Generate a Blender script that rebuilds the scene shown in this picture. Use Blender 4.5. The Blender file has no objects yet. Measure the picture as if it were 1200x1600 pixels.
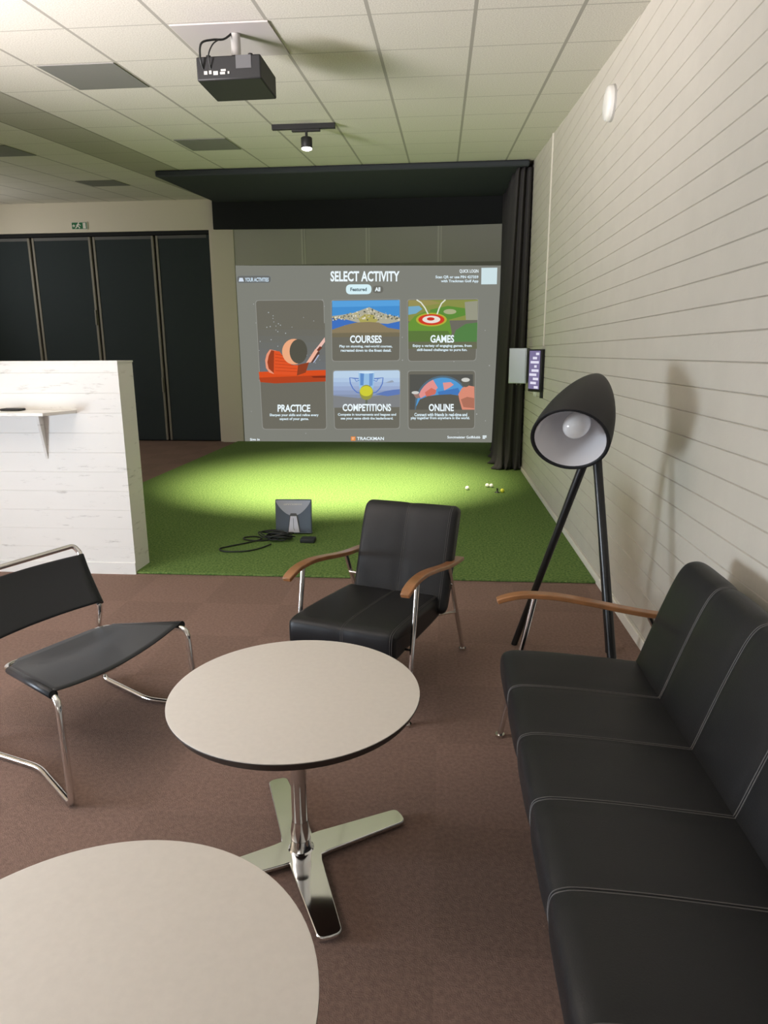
import bpy, bmesh, math, random
from mathutils import Vector, Matrix, Euler
random.seed(7)
C = bpy.context.scene
COL = C.collection

# ------------------------------------------------------------------ camera
cam_data = bpy.data.cameras.new('camera')
cam = bpy.data.objects.new('camera', cam_data)
COL.objects.link(cam)
cam.matrix_world = Matrix(((0.996591, -0.013497, 0.081389, 0.0),
                           (0.082327, 0.226653, -0.970490, 0.0),
                           (-0.005348, 0.973882, 0.226992, 1.55),
                           (0, 0, 0, 1)))
cam_data.sensor_width = 36.0
cam_data.lens = 36.0 * 1062.84 / 1600.0
cam_data.clip_start = 0.05
C.camera = cam

# ------------------------------------------------------------------ world, exposure
world = bpy.data.worlds.new('world')
C.world = world
world.use_nodes = True
world.node_tree.nodes['Background'].inputs[0].default_value = (0.75, 0.85, 1.0, 1)
world.node_tree.nodes['Background'].inputs[1].default_value = 0.3
C.view_settings.view_transform = 'Standard'
C.view_settings.look = 'None'
C.view_settings.exposure = 0.0
C.view_settings.gamma = 1.0
C.view_settings.use_curve_mapping = False
C.cycles.max_bounces = 8
C.cycles.caustics_reflective = False
C.cycles.caustics_refractive = False
C.cycles.sample_clamp_indirect = 6.0
C.cycles.use_denoising = True


def light(name, kind, loc, energy, color=(1, 1, 1), target=None, **kw):
    d = bpy.data.lights.new(name, kind)
    d.energy = energy
    d.color = color
    for k, v in kw.items():
        setattr(d, k, v)
    o = bpy.data.objects.new(name, d)
    COL.objects.link(o)
    o.location = loc
    if target is not None:
        o.rotation_euler = (Vector(target) - Vector(loc)).to_track_quat('-Z', 'Y').to_euler()
    return o


# assumed daylight through an unseen low window added in the left wall, then two added fill lights
light('assumed_daylight', 'AREA', (-5.02, 1.0, 0.72), 190, (0.77, 0.88, 1.0), (0, 1.0, 0.72),
      shape='RECTANGLE', size=1.5, size_y=0.95)
light('rear_fill', 'AREA', (-2.2, -4.45, 1.6), 22, (1.0, 0.93, 0.88), (-2.2, 0, 1.75),
      shape='RECTANGLE', size=3.4, size_y=1.3)  # added soft fill from behind the camera, set in an unseen opening
light('back_wall_fill', 'AREA', (-8.62, 9.5, 2.95), 60, (1.0, 0.97, 0.9), (0, 9.5, 3.15),
      shape='RECTANGLE', size=3.0, size_y=0.8)  # added to brighten the back wall above the doors, set in an unseen opening
# added spot near the left wall, no lamp body, brightening the ceiling
light('ceiling_fill', 'SPOT', (-4.4, 1.0, 1.6), 2250, (1.0, 0.93, 0.92), (-2.95, 2.45, 3.3),
      spot_size=math.radians(88), spot_blend=0.9, shadow_soft_size=0.55)


# ------------------------------------------------------------------ materials
def lin(r, g, b):
    def f(c):
        c /= 255.0
        return c / 12.92 if c <= 0.04045 else ((c + 0.055) / 1.055) ** 2.4
    return (f(r), f(g), f(b), 1)


def mat(name, col, rough=0.5, metal=0.0, spec=0.5, bump=0.0, scale=200.0, var=0.0, vscale=3.0, emit=None, estr=1.0,
        detail=4.0, coat=0.0, dist=0.002):
    m = bpy.data.materials.new(name)
    m.use_nodes = True
    nt = m.node_tree
    b = nt.nodes['Principled BSDF']
    b.inputs['Base Color'].default_value = col
    b.inputs['Roughness'].default_value = rough
    b.inputs['Metallic'].default_value = metal
    b.inputs['Specular IOR Level'].default_value = spec
    b.inputs['Coat Weight'].default_value = coat
    if emit is not None:
        b.inputs['Emission Color'].default_value = emit
        b.inputs['Emission Strength'].default_value = estr
    if bump or var:
        tc = nt.nodes.new('ShaderNodeTexCoord')
    if bump:
        n = nt.nodes.new('ShaderNodeTexNoise')
        n.inputs['Scale'].default_value = scale
        n.inputs['Detail'].default_value = detail
        nt.links.new(tc.outputs['Object'], n.inputs['Vector'])
        bp = nt.nodes.new('ShaderNodeBump')
        bp.inputs['Strength'].default_value = bump
        bp.inputs['Distance'].default_value = dist
        nt.links.new(n.outputs['Fac'], bp.inputs['Height'])
        nt.links.new(bp.outputs['Normal'], b.inputs['Normal'])
    if var:
        n2 = nt.nodes.new('ShaderNodeTexNoise')
        n2.inputs['Scale'].default_value = vscale
        n2.inputs['Detail'].default_value = 5.0
        nt.links.new(tc.outputs['Object'], n2.inputs['Vector'])
        rp = nt.nodes.new('ShaderNodeValToRGB')
        rp.color_ramp.elements[0].position = 0.3
        rp.color_ramp.elements[1].position = 0.7
        rp.color_ramp.elements[0].color = tuple(c * (1 - var) for c in col[:3]) + (1,)
        rp.color_ramp.elements[1].color = tuple(min(1, c * (1 + var)) for c in col[:3]) + (1,)
        nt.links.new(n2.outputs['Fac'], rp.inputs['Fac'])
        nt.links.new(rp.outputs['Color'], b.inputs['Base Color'])
    return m


def emis(name, r, g, b, k=1.0):
    """picture thrown on the cloth by the projector"""
    c = lin(r, g, b)
    return mat(name, (0.02, 0.02, 0.02, 1), 0.9, spec=0.0, emit=c, estr=k)


M = {}
M['leather'] = mat('black_leather', (0.010, 0.0102, 0.0115, 1), 0.43, bump=0.25, scale=260, detail=6, spec=0.4)
M['sling'] = mat('saddle_leather', (0.014, 0.016, 0.020, 1), 0.42, bump=0.15, scale=180, spec=0.4)
M['thread'] = mat('grey_thread', lin(98, 95, 94), 0.8)
M['chrome'] = mat('chrome', (0.78, 0.76, 0.74, 1), 0.13, 1.0)
M['polished'] = mat('polished_aluminium', (0.80, 0.80, 0.79, 1), 0.07, 1.0)
M['steel'] = mat('brushed_steel', (0.50, 0.54, 0.58, 1), 0.5, 1.0, bump=0.05, scale=90)
M['alu'] = mat('dull_aluminium', lin(136, 131, 122), 0.6, 0.0)
M['oak'] = mat('lacquered_oak', lin(158, 108, 68), 0.3, var=0.18, vscale=14, coat=0.3)
M['laminate'] = mat('white_laminate', lin(233, 226, 218), 0.38, bump=0.06, scale=500, var=0.02, vscale=60)
M['edge'] = mat('dark_edge', lin(52, 42, 36), 0.5)
M['black'] = mat('matte_black', (0.012, 0.012, 0.013, 1), 0.55, bump=0.05, scale=300)
M['blackgloss'] = mat('satin_black', (0.012, 0.012, 0.012, 1), 0.3)
M['blackcloth'] = mat('black_cloth', (0.030, 0.031, 0.035, 1), 0.95, bump=0.3, scale=150, spec=0.1)
M['bluecloth'] = mat('blue_black_cloth', (0.058, 0.064, 0.074, 1), 0.95, bump=0.3, scale=150, spec=0.1)
M['charcoal'] = mat('charcoal_cloth', (0.062, 0.058, 0.060, 1), 0.95, bump=0.3, scale=150, spec=0.1)
M['doorpanel'] = mat('door_fabric', (0.040, 0.050, 0.056, 1), 0.9, bump=0.1, scale=200, spec=0.15)
M['white'] = mat('white_plastic', lin(235, 233, 228), 0.35)
M['shadein'] = mat('white_lacquer', lin(236, 233, 234), 0.45)
M['bulb'] = mat('frosted_bulb', lin(240, 238, 236), 0.12, coat=0.6)
M['wall'] = mat('cream_paint', lin(201, 195, 184), 0.55, bump=0.35, scale=38, var=0.025, vscale=6, dist=0.004)
M['plaster'] = mat('beige_plaster', lin(226, 218, 204), 0.8, bump=0.1, scale=60)
M['knotwood'] = mat('white_painted_boards', lin(238, 235, 228), 0.45, bump=0.25, scale=25, var=0.03, vscale=8)
# knots and faint streaks in the white boards
_nt = M['knotwood'].node_tree
_tc = _nt.nodes.new('ShaderNodeTexCoord')
_mp = _nt.nodes.new('ShaderNodeMapping')
_mp.inputs['Scale'].default_value = (3.0, 3.0, 17.0)
_nz = _nt.nodes.new('ShaderNodeTexNoise')
_nz.inputs['Scale'].default_value = 1.6
_nz.inputs['Detail'].default_value = 9
_nz.inputs['Roughness'].default_value = 0.7
_rp = _nt.nodes.new('ShaderNodeValToRGB')
_rp.color_ramp.elements[0].position = 0.30
_rp.color_ramp.elements[0].color = lin(196, 193, 187)
_rp.color_ramp.elements[1].position = 0.42
_rp.color_ramp.elements[1].color = lin(238, 236, 231)
_nt.links.new(_tc.outputs['Object'], _mp.inputs['Vector'])
_nt.links.new(_mp.outputs[0], _nz.inputs['Vector'])
_nt.links.new(_nz.outputs['Fac'], _rp.inputs['Fac'])
_nt.links.new(_rp.outputs['Color'], _nt.nodes['Principled BSDF'].inputs['Base Color'])
M['trim'] = mat('white_trim', lin(232, 227, 216), 0.45)
M['lightgrey'] = mat('light_grey_plastic', lin(186, 184, 180), 0.4)
M['midgrey'] = mat('mid_grey_plastic', lin(92, 92, 94), 0.5)
M['slate'] = mat('slate_plastic', lin(98, 109, 124), 0.5)
M['silver'] = mat('silver_plastic', lin(186, 190, 204), 0.45)
M['palelilac'] = mat('pale_plate', lin(236, 236, 250), 0.4)
M['ballw'] = mat('white_ball', lin(240, 240, 232), 0.3)
M['bally'] = mat('yellow_ball', lin(222, 220, 70), 0.3)
M['cable'] = mat('black_rubber', (0.012, 0.014, 0.013, 1), 0.5)
M['green'] = mat('sign_green', lin(24, 110, 66), 0.4)
M['vent'] = mat('grey_panel', lin(128, 128, 124), 0.7, bump=0.1, scale=300)
M['ceilpanel'] = mat('light_grey_panel', lin(196, 190, 188), 0.8)
M['cloth'] = mat('screen_cloth', lin(150, 149, 142), 0.9, bump=0.15, scale=120, spec=0.1)
M['glass'] = mat('window_glass', (1, 1, 1, 1), 0.0)
M['glass'].node_tree.nodes['Principled BSDF'].inputs['Transmission Weight'].default_value = 1.0
M['lens'] = mat('lit_lens', (1, 1, 1, 1), 0.3, emit=(1.0, 0.97, 0.85, 1), estr=14)


def carpet_material():
    m = mat('brown_carpet_tiles', lin(120, 92, 82), 0.95, bump=0.8, scale=260, spec=0.1, dist=0.004)
    nt = m.node_tree
    b = nt.nodes['Principled BSDF']
    tc = nt.nodes.new('ShaderNodeTexCoord')
    ch = nt.nodes.new('ShaderNodeTexChecker')
    ch.inputs['Scale'].default_value = 2.0
    ch.inputs[1].default_value = lin(138, 114, 103)
    ch.inputs[2].default_value = lin(143, 118, 107)
    nz = nt.nodes.new('ShaderNodeTexNoise')
    nz.inputs['Scale'].default_value = 70
    nz.inputs['Detail'].default_value = 6
    mx = nt.nodes.new('ShaderNodeMixRGB')
    mx.blend_type = 'MULTIPLY'
    mx.inputs[0].default_value = 0.5
    rp = nt.nodes.new('ShaderNodeValToRGB')
    rp.color_ramp.elements[0].position = 0.35
    rp.color_ramp.elements[0].color = (0.58, 0.56, 0.55, 1)
    rp.color_ramp.elements[1].position = 0.65
    nt.links.new(tc.outputs['Object'], ch.inputs['Vector'])
    nt.links.new(tc.outputs['Object'], nz.inputs['Vector'])
    nt.links.new(nz.outputs['Fac'], rp.inputs['Fac'])
    nt.links.new(ch.outputs['Color'], mx.inputs[1])
    nt.links.new(rp.outputs['Color'], mx.inputs[2])
    nt.links.new(mx.outputs['Color'], b.inputs['Base Color'])
    return m


def turf_material():
    m = mat('artificial_turf', lin(118, 150, 62), 0.9, bump=1.0, scale=130, spec=0.1, dist=0.012, detail=8)
    nt = m.node_tree
    b = nt.nodes['Principled BSDF']
    tc = nt.nodes.new('ShaderNodeTexCoord')
    nz = nt.nodes.new('ShaderNodeTexNoise')
    nz.inputs['Scale'].default_value = 60
    nz.inputs['Detail'].default_value = 8
    rp = nt.nodes.new('ShaderNodeValToRGB')
    rp.color_ramp.elements[0].position = 0.35
    rp.color_ramp.elements[0].color = lin(84, 114, 60)
    rp.color_ramp.elements[1].position = 0.68
    rp.color_ramp.elements[1].color = lin(130, 154, 86)
    nt.links.new(tc.outputs['Object'], nz.inputs['Vector'])
    nt.links.new(nz.outputs['Fac'], rp.inputs['Fac'])
    nt.links.new(rp.outputs['Color'], b.inputs['Base Color'])
    return m


def ceiling_material(x0, px, y0, py):
    """mineral fibre tiles 0.585 x 0.61 m between grey carrier rails"""
    m = mat('ceiling_tiles', lin(226, 221, 212), 0.85, bump=0.3, scale=190, spec=0.2, dist=0.003)
    nt = m.node_tree
    b = nt.nodes['Principled BSDF']
    tc = nt.nodes.new('ShaderNodeTexCoord')
    sp = nt.nodes.new('ShaderNodeSeparateXYZ')
    nt.links.new(tc.outputs['Object'], sp.inputs[0])

    def math_(op, a, v=None):
        n = nt.nodes.new('ShaderNodeMath')
        n.operation = op
        nt.links.new(a, n.inputs[0])
        if v is not None:
            if isinstance(v, (int, float)):
                n.inputs[1].default_value = v
            else:
                nt.links.new(v, n.inputs[1])
        return n.outputs[0]

    def line(axis, o, p, w):
        a = math_('SUBTRACT', sp.outputs[axis], o)
        a = math_('DIVIDE', a, p)
        a = math_('ADD', a, 100.5)
        a = math_('FRACT', a)
        a = math_('SUBTRACT', a, 0.5)
        a = math_('ABSOLUTE', a)
        return math_('LESS_THAN', a, w / p)
    lx = line(0, x0, px, 0.011)
    ly = line(1, y0, py, 0.006)
    mx1 = nt.nodes.new('ShaderNodeMixRGB')
    nz = nt.nodes.new('ShaderNodeTexNoise')
    nz.inputs['Scale'].default_value = 120
    rp = nt.nodes.new('ShaderNodeValToRGB')
    rp.color_ramp.elements[0].color = lin(206, 201, 192)
    rp.color_ramp.elements[0].position = 0.3
    rp.color_ramp.elements[1].color = lin(234, 230, 222)
    rp.color_ramp.elements[1].position = 0.7
    nt.links.new(tc.outputs['Object'], nz.inputs['Vector'])
    nt.links.new(nz.outputs['Fac'], rp.inputs['Fac'])
    nt.links.new(ly, mx1.inputs[0])
    nt.links.new(rp.outputs['Color'], mx1.inputs[1])
    mx1.inputs[2].default_value = lin(188, 184, 176)
    mx2 = nt.nodes.new('ShaderNodeMixRGB')
    nt.links.new(lx, mx2.inputs[0])
    nt.links.new(mx1.outputs[0], mx2.inputs[1])
    mx2.inputs[2].default_value = lin(172, 168, 160)
    # one column of darker tiles on the left
    dark_col = math_('MULTIPLY', math_('MULTIPLY', math_('GREATER_THAN', sp.outputs[0], -3.935), math_('LESS_THAN', sp.outputs[0], -3.350)),
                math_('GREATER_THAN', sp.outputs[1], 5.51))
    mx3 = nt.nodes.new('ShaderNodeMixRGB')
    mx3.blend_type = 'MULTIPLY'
    nt.links.new(dark_col, mx3.inputs[0])
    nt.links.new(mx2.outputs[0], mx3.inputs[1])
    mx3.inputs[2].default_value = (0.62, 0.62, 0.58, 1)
    nt.links.new(mx3.outputs[0], b.inputs['Base Color'])
    return m


M['carpet'] = carpet_material()
M['turf'] = turf_material()
CEIL_Z, CEIL_T = 2.985, math.radians(5.273)
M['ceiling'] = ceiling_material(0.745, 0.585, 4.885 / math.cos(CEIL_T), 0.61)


# ------------------------------------------------------------------ mesh helpers
ORG = {}


def empty(name, loc, label, cat, group=None, rz=0.0, local=False):
    o = bpy.data.objects.new(name, None)
    o.empty_display_size = 0.1
    COL.objects.link(o)
    o.location = loc
    o.rotation_euler = (0, 0, rz)
    tag(o, label, cat, group)
    ORG[o.name] = Vector((0, 0, 0)) if local else Vector(loc)
    return o


def tag(o, label=None, cat=None, group=None, kind=None):
    if label:
        o['label'] = label
    if cat:
        o['category'] = cat
    if group:
        o['group'] = group
    if kind:
        o['kind'] = kind
    return o


def catmull(pts, n=6, closed=False):
    pts = [Vector(p) for p in pts]
    out = []
    N = len(pts)
    rng = range(N) if closed else range(N - 1)
    for i in rng:
        if closed:
            p0, p1, p2, p3 = pts[(i - 1) % N], pts[i], pts[(i + 1) % N], pts[(i + 2) % N]
        else:
            p0, p1, p2, p3 = pts[max(i - 1, 0)], pts[i], pts[i + 1], pts[min(i + 2, N - 1)]
        for k in range(n):
            t = k / n
            out.append(0.5 * ((2 * p1) + (p2 - p0) * t + (2 * p0 - 5 * p1 + 4 * p2 - p3) * t * t
                              + (3 * p1 - p0 - 3 * p2 + p3) * t ** 3))
    if not closed:
        out.append(pts[-1])
    return out


def fillet(pts, r=0.05, n=6):
    """polyline with rounded corners (r may be one number or one per inner corner)"""
    pts = [Vector(p) for p in pts]
    out = [pts[0]]
    for i in range(1, len(pts) - 1):
        rr = r[i - 1] if isinstance(r, (list, tuple)) else r
        a, b, c = pts[i - 1], pts[i], pts[i + 1]
        d1, d2 = (a - b), (c - b)
        q = min(rr, d1.length * 0.48, d2.length * 0.48)
        s, e = b + d1.normalized() * q, b + d2.normalized() * q
        for k in range(n + 1):
            t = k / n
            out.append((1 - t) ** 2 * s + 2 * t * (1 - t) * b + t * t * e)
    out.append(pts[-1])
    return out


class MB:
    def __init__(self):
        self.v, self.f, self.m, self.s = [], [], [], []

    def add(self, verts, faces, mi=0, smooth=False):
        o = len(self.v)
        self.v += [Vector(p) for p in verts]
        for fc in faces:
            self.f.append([i + o for i in fc])
            self.m.append(mi)
            self.s.append(smooth)

    def box(self, lo, hi, mi=0, mtx=None):
        x0, y0, z0 = lo
        x1, y1, z1 = hi
        vs = [Vector(p) for p in ((x0, y0, z0), (x1, y0, z0), (x1, y1, z0), (x0, y1, z0),
                                  (x0, y0, z1), (x1, y0, z1), (x1, y1, z1), (x0, y1, z1))]
        if mtx is not None:
            vs = [mtx @ p for p in vs]
        self.add(vs, [(3, 2, 1, 0), (4, 5, 6, 7), (0, 1, 5, 4), (1, 2, 6, 5), (2, 3, 7, 6), (3, 0, 4, 7)], mi)
        return self

    def tube(self, path, r, n=12, mi=0, caps=True, closed=False, ref=None):
        path = [Vector(p) for p in path]
        N = len(path)
        rs = r if isinstance(r, (list, tuple)) else [r] * N
        rings = []
        t0 = (path[1] - path[0]).normalized()
        nrm = Vector(ref) if ref else (Vector((0, 0, 1)) if abs(t0.z) < 0.9 else Vector((1, 0, 0)))
        for i, p in enumerate(path):
            if closed:
                t = (path[(i + 1) % N] - path[i - 1]).normalized()
            else:
                t = (path[min(i + 1, N - 1)] - path[max(i - 1, 0)]).normalized()
            nrm = (nrm - t * nrm.dot(t)).normalized()
            b = t.cross(nrm)
            rings.append([p + rs[i] * (math.cos(2 * math.pi * k / n) * nrm + math.sin(2 * math.pi * k / n) * b)
                          for k in range(n)])
        vs = [q for rg in rings for q in rg]
        fs = []
        for i in range(N if closed else N - 1):
            j = (i + 1) % N
            for k in range(n):
                k2 = (k + 1) % n
                fs.append((i * n + k, i * n + k2, j * n + k2, j * n + k))
        self.add(vs, fs, mi, True)
        if caps and not closed:
            self.add(rings[0], [tuple(range(n - 1, -1, -1))], mi)
            self.add(rings[-1], [tuple(range(n))], mi)
        return self

    def lathe(self, prof, n=32, mtx=None, mi=0, smooth=True, caps=(False, False)):
        vs = []
        for r, z in prof:
            for k in range(n):
                a = 2 * math.pi * k / n
                p = Vector((r * math.cos(a), r * math.sin(a), z))
                vs.append(mtx @ p if mtx is not None else p)
        fs = []
        for i in range(len(prof) - 1):
            for k in range(n):
                k2 = (k + 1) % n
                fs.append((i * n + k, i * n + k2, (i + 1) * n + k2, (i + 1) * n + k))
        self.add(vs, fs, mi, smooth)
        if caps[0]:
            self.add(vs[:n], [tuple(range(n - 1, -1, -1))], mi)
        if caps[1]:
            self.add(vs[-n:], [tuple(range(n))], mi)
        return self

    def cyl(self, c, r, h, n=24, mi=0, mtx=None, bev=0.0):
        """upright cylinder standing on c"""
        T = (mtx if mtx is not None else Matrix()) @ Matrix.Translation(c)
        if bev:
            pr = [(r - bev, 0), (r, bev), (r, h - bev), (r - bev, h)]
        else:
            pr = [(r, 0), (r, h)]
        return self.lathe(pr, n, T, mi, True, (True, True))

    def sphere(self, c, r, n=20, mi=0, sc=(1, 1, 1)):
        m = n // 2
        pr = [(max(1e-5, r * math.sin(math.pi * i / m)), -r * math.cos(math.pi * i / m)) for i in range(m + 1)]
        T = Matrix.Translation(c) @ Matrix.Diagonal((sc[0], sc[1], sc[2], 1))
        return self.lathe(pr, n, T, mi, True)

    def prism(self, poly, lo, hi, mi=0, mtx=None):
        """poly in the local xy plane raised from lo to hi"""
        n = len(poly)
        vs = [Vector((p[0], p[1], lo)) for p in poly] + [Vector((p[0], p[1], hi)) for p in poly]
        if mtx is not None:
            vs = [mtx @ p for p in vs]
        fs = [tuple(range(n - 1, -1, -1)), tuple(range(n, 2 * n))]
        fs += [(i, (i + 1) % n, n + (i + 1) % n, n + i) for i in range(n)]
        self.add(vs, fs, mi)
        return self

    def build(self, name, mats, parent=None, bevel=0.0, seg=2, angle=35, org=None):
        if not isinstance(mats, (list, tuple)):
            mats = [mats]
        o_ = ORG[parent.name] if parent is not None else Vector((0, 0, 0))
        if org is not None:
            o_ = Vector(org)
        me = bpy.data.meshes.new(name)
        me.from_pydata([tuple(p - o_) for p in self.v], [], self.f)
        for mm in mats:
            me.materials.append(mm)
        for p, mi, s in zip(me.polygons, self.m, self.s):
            p.material_index = mi
            p.use_smooth = s
        bm = bmesh.new()
        bm.from_mesh(me)
        bmesh.ops.recalc_face_normals(bm, faces=bm.faces)
        bm.to_mesh(me)
        bm.free()
        me.update()
        o = bpy.data.objects.new(name, me)
        COL.objects.link(o)
        if parent is not None:
            o.parent = parent
        elif org is not None:
            o.location = o_
        ORG[o.name] = o_
        if bevel:
            b = o.modifiers.new('bevel', 'BEVEL')
            b.width = bevel
            b.segments = seg
            b.limit_method = 'ANGLE'
            b.angle_limit = math.radians(angle)
            for p in me.polygons:
                p.use_smooth = True
            me.set_sharp_from_angle(angle=math.radians(30))
        return o


def struct(name, mb, m, bevel=0.0):
    o = mb.build(name, m, bevel=bevel)
    o['kind'] = 'structure'
    return o


def dup(root, loc=None, label=None, group=None):
    r = root.copy()
    COL.objects.link(r)
    if loc is not None:
        r.location = loc
    if label:
        r['label'] = label
    if group:
        r['group'] = group
    for ch in list(root.children):
        c = ch.copy()
        COL.objects.link(c)
        c.parent = r
    return r


# ------------------------------------------------------------------ structure
XR, YB = 1.09, 12.10
struct('floor', MB().box((-8.5, -4.5, -0.1), (XR + 0.02, YB + 0.2, 0.0)), M['carpet'])

# ceiling: one tiled plane that climbs towards the back wall
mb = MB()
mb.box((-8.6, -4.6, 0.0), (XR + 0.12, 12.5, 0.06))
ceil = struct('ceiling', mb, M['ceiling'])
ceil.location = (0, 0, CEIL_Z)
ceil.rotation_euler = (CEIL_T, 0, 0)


def ceil_z(y):
    return CEIL_Z + y * math.tan(CEIL_T)


# right wall of horizontal painted boards with open grooves
mb = MB()
prof = [(XR + 0.12, 0.0), (XR, 0.0)]
z, pitch = 0.075, 0.1105
while z < 4.35:
    prof += [(XR, z - 0.0035), (XR + 0.007, z), (XR, z + 0.0035)]
    z += pitch
prof += [(XR, 4.40), (XR + 0.12, 4.40)]
n = len(prof)
vs = [(x, -4.5, zz) for x, zz in prof] + [(x, YB + 0.2, zz) for x, zz in prof]
mb.add(vs, [(i, (i + 1) % n, n + (i + 1) % n, n + i) for i in range(n)])
struct('wall_right', mb, M['wall'])
struct('baseboard_right', MB().box((XR - 0.014, -4.5, 0.0), (XR, YB, 0.062)), M['trim'], 0.003)
struct('trim_1', MB().box((XR - 0.014, 7.59, 1.62), (XR, 7.612, 3.69)), M['trim'], 0.002)

# back wall: band over the folding doors, pier beside the screen, wall behind the screen
mb = MB()
mb.box((-8.5, YB, 3.62), (-3.99, YB + 0.2, 4.35))
mb.box((-3.99, YB, 0.0), (XR, YB + 0.2, 4.35))
struct('wall_back', mb, M['plaster'])
struct('trim_2', MB().box((-3.93, 12.035, 0.0), (-3.545, YB, 3.62)), M['plaster'], 0.004)

# left: solid wall beside the lounge with an assumed low window out of view, then the hall widens behind the half wall
mb = MB()
mb.box((-5.0, -4.5, 0.0), (-4.88, 0.2, 4.4))
mb.box((-5.0, 1.8, 0.0), (-4.88, 4.54, 4.4))
mb.box((-5.0, 0.2, 0.0), (-4.88, 1.8, 0.2))
mb.box((-5.0, 0.2, 1.25), (-4.88, 1.8, 4.4))
struct('wall_left', mb, M['plaster'])
mb = MB()
mb.box((-4.97, 0.2, 0.2), (-4.91, 0.25, 1.25))
mb.box((-4.97, 1.75, 0.2), (-4.91, 1.8, 1.25))
mb.box((-4.97, 0.25, 0.2), (-4.91, 1.75, 0.25))
mb.box((-4.97, 0.25, 1.2), (-4.91, 1.75, 1.25))
struct('window_assumed', mb, M['trim'])  # frame of the assumed, unseen window, added around the daylight source
mb = MB()
mb.box((-8.6, 4.3, 0.0), (-8.5, 8.0, 4.4))
mb.box((-8.6, 11.0, 0.0), (-8.5, YB + 0.2, 4.4))
mb.box((-8.6, 8.0, 0.0), (-8.5, 11.0, 2.55))
mb.box((-8.6, 8.0, 3.35), (-8.5, 11.0, 4.4))
mb.box((-8.6, 4.3, 0.0), (-5.0, 4.42, 4.4))
struct('wall_side', mb, M['plaster'])  # its high opening is added for the back wall fill light
mb = MB()
mb.box((-5.0, -4.62, 0.0), (-4.0, -4.5, 4.4))
mb.box((-0.4, -4.62, 0.0), (XR + 0.1, -4.5, 4.4))
mb.box((-4.0, -4.62, 0.0), (-0.4, -4.5, 0.9))
mb.box((-4.0, -4.62, 2.3), (-0.4, -4.5, 4.4))
struct('wall_rear', mb, M['plaster'])  # unseen opening added here to let in the rear fill light

# half wall of white painted boards
mb = MB()
x0, x1, y0, y1, top = -4.88, -2.185, 4.54, 4.77, 1.50
prof = [(y1, 0.0), (y0 - 0.008, 0.0), (y0 - 0.008, 0.085), (y0, 0.088)]
z = 0.20
while z < top - 0.06:
    prof += [(y0, z - 0.002), (y0 + 0.003, z), (y0, z + 0.002)]
    z += 0.137
prof += [(y0, top), (y1, top)]
n = len(prof)
vs = [(x0, y, zz) for y, zz in prof] + [(x1, y, zz) for y, zz in prof]
mb.add(vs, [(i, (i + 1) % n, n + (i + 1) % n, n + i) for i in range(n)] + [tuple(range(n)), tuple(range(2 * n - 1, n - 1, -1))])
mb.box((x0, y0 - 0.006, top), (x1 + 0.004, y1 + 0.004, top + 0.012))
struct('wall_half', mb, M['knotwood'])

# folding partition: tall dark panels in pale aluminium frames
xs = [-8.40, -7.215, -6.105, -4.975, -3.995]
for i in range(4):
    xa, xb = xs[i], xs[i + 1]
    d = struct('door_%d' % (i + 1), MB().box((xa + 0.06, YB + 0.05, 0.02), (xb - 0.06, YB + 0.08, 3.50)), M['doorpanel'])
    for xx in ((xa + 0.02, xa + 0.06), (xb - 0.06, xb - 0.02)):
        if i == 3 and xx[0] > -4.2:
            MB().box((xx[0], YB + 0.045, 0.02), (xx[1] + 0.03, YB + 0.085, 3.55)).build('stile', M['doorpanel'], d)
        else:
            MB().box((xx[0], YB + 0.04, 0.02), (xx[1], YB + 0.09, 3.55)).build('stile', M['alu'], d, 0.004)
    MB().box((xa + 0.06, YB + 0.045, 3.50), (xb - 0.06, YB + 0.085, 3.55)).build('top_rail', M['midgrey'], d)
    if i in (0, 1, 2):
        zc = (1.02, 2.2, 1.02)[i]
        MB().box((xb - 0.055, YB + 0.01, zc - 0.13), (xb - 0.025, YB + 0.045, zc + 0.13)).build('latch', M['alu'], d, 0.006)
struct('trim_backing', MB().box((-8.5, YB + 0.12, 0.0), (-3.99, YB + 0.19, 3.62)).box((-8.5, YB + 0.03, 3.56), (-3.99, YB + 0.1, 3.62)), M['blackcloth'])  # door head strip plus an added black backing that stops outside light

# turf mat
tag(MB().box((-3.66, 4.545, 0.0), (1.075, 12.03, 0.018)).build('turf_mat', M['turf'], bevel=0.006),
    'green artificial turf mat covering the floor from carpet to screen', 'turf mat')

# ------------------------------------------------------------------ ceiling fittings
def ceil_panel(name, xa, xb, ya, yb, m, drop, label, cat, group=None):
    mb = MB()
    c = Vector(((xa + xb) / 2, (ya + yb) / 2, ceil_z((ya + yb) / 2)))
    g = 0.013
    vs = []
    for dz in (-drop, -0.001):
        for x, y in ((xa + g, ya + g), (xb - g, ya + g), (xb - g, yb - g), (xa + g, yb - g)):
            vs.append((x, y, ceil_z(y) + dz))
    mb.add(vs, [(3, 2, 1, 0), (4, 5, 6, 7), (0, 1, 5, 4), (1, 2, 6, 5), (2, 3, 7, 6), (3, 0, 4, 7)])
    o = mb.build(name, m, org=c)
    tag(o, label, cat, group)
    return o


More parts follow.
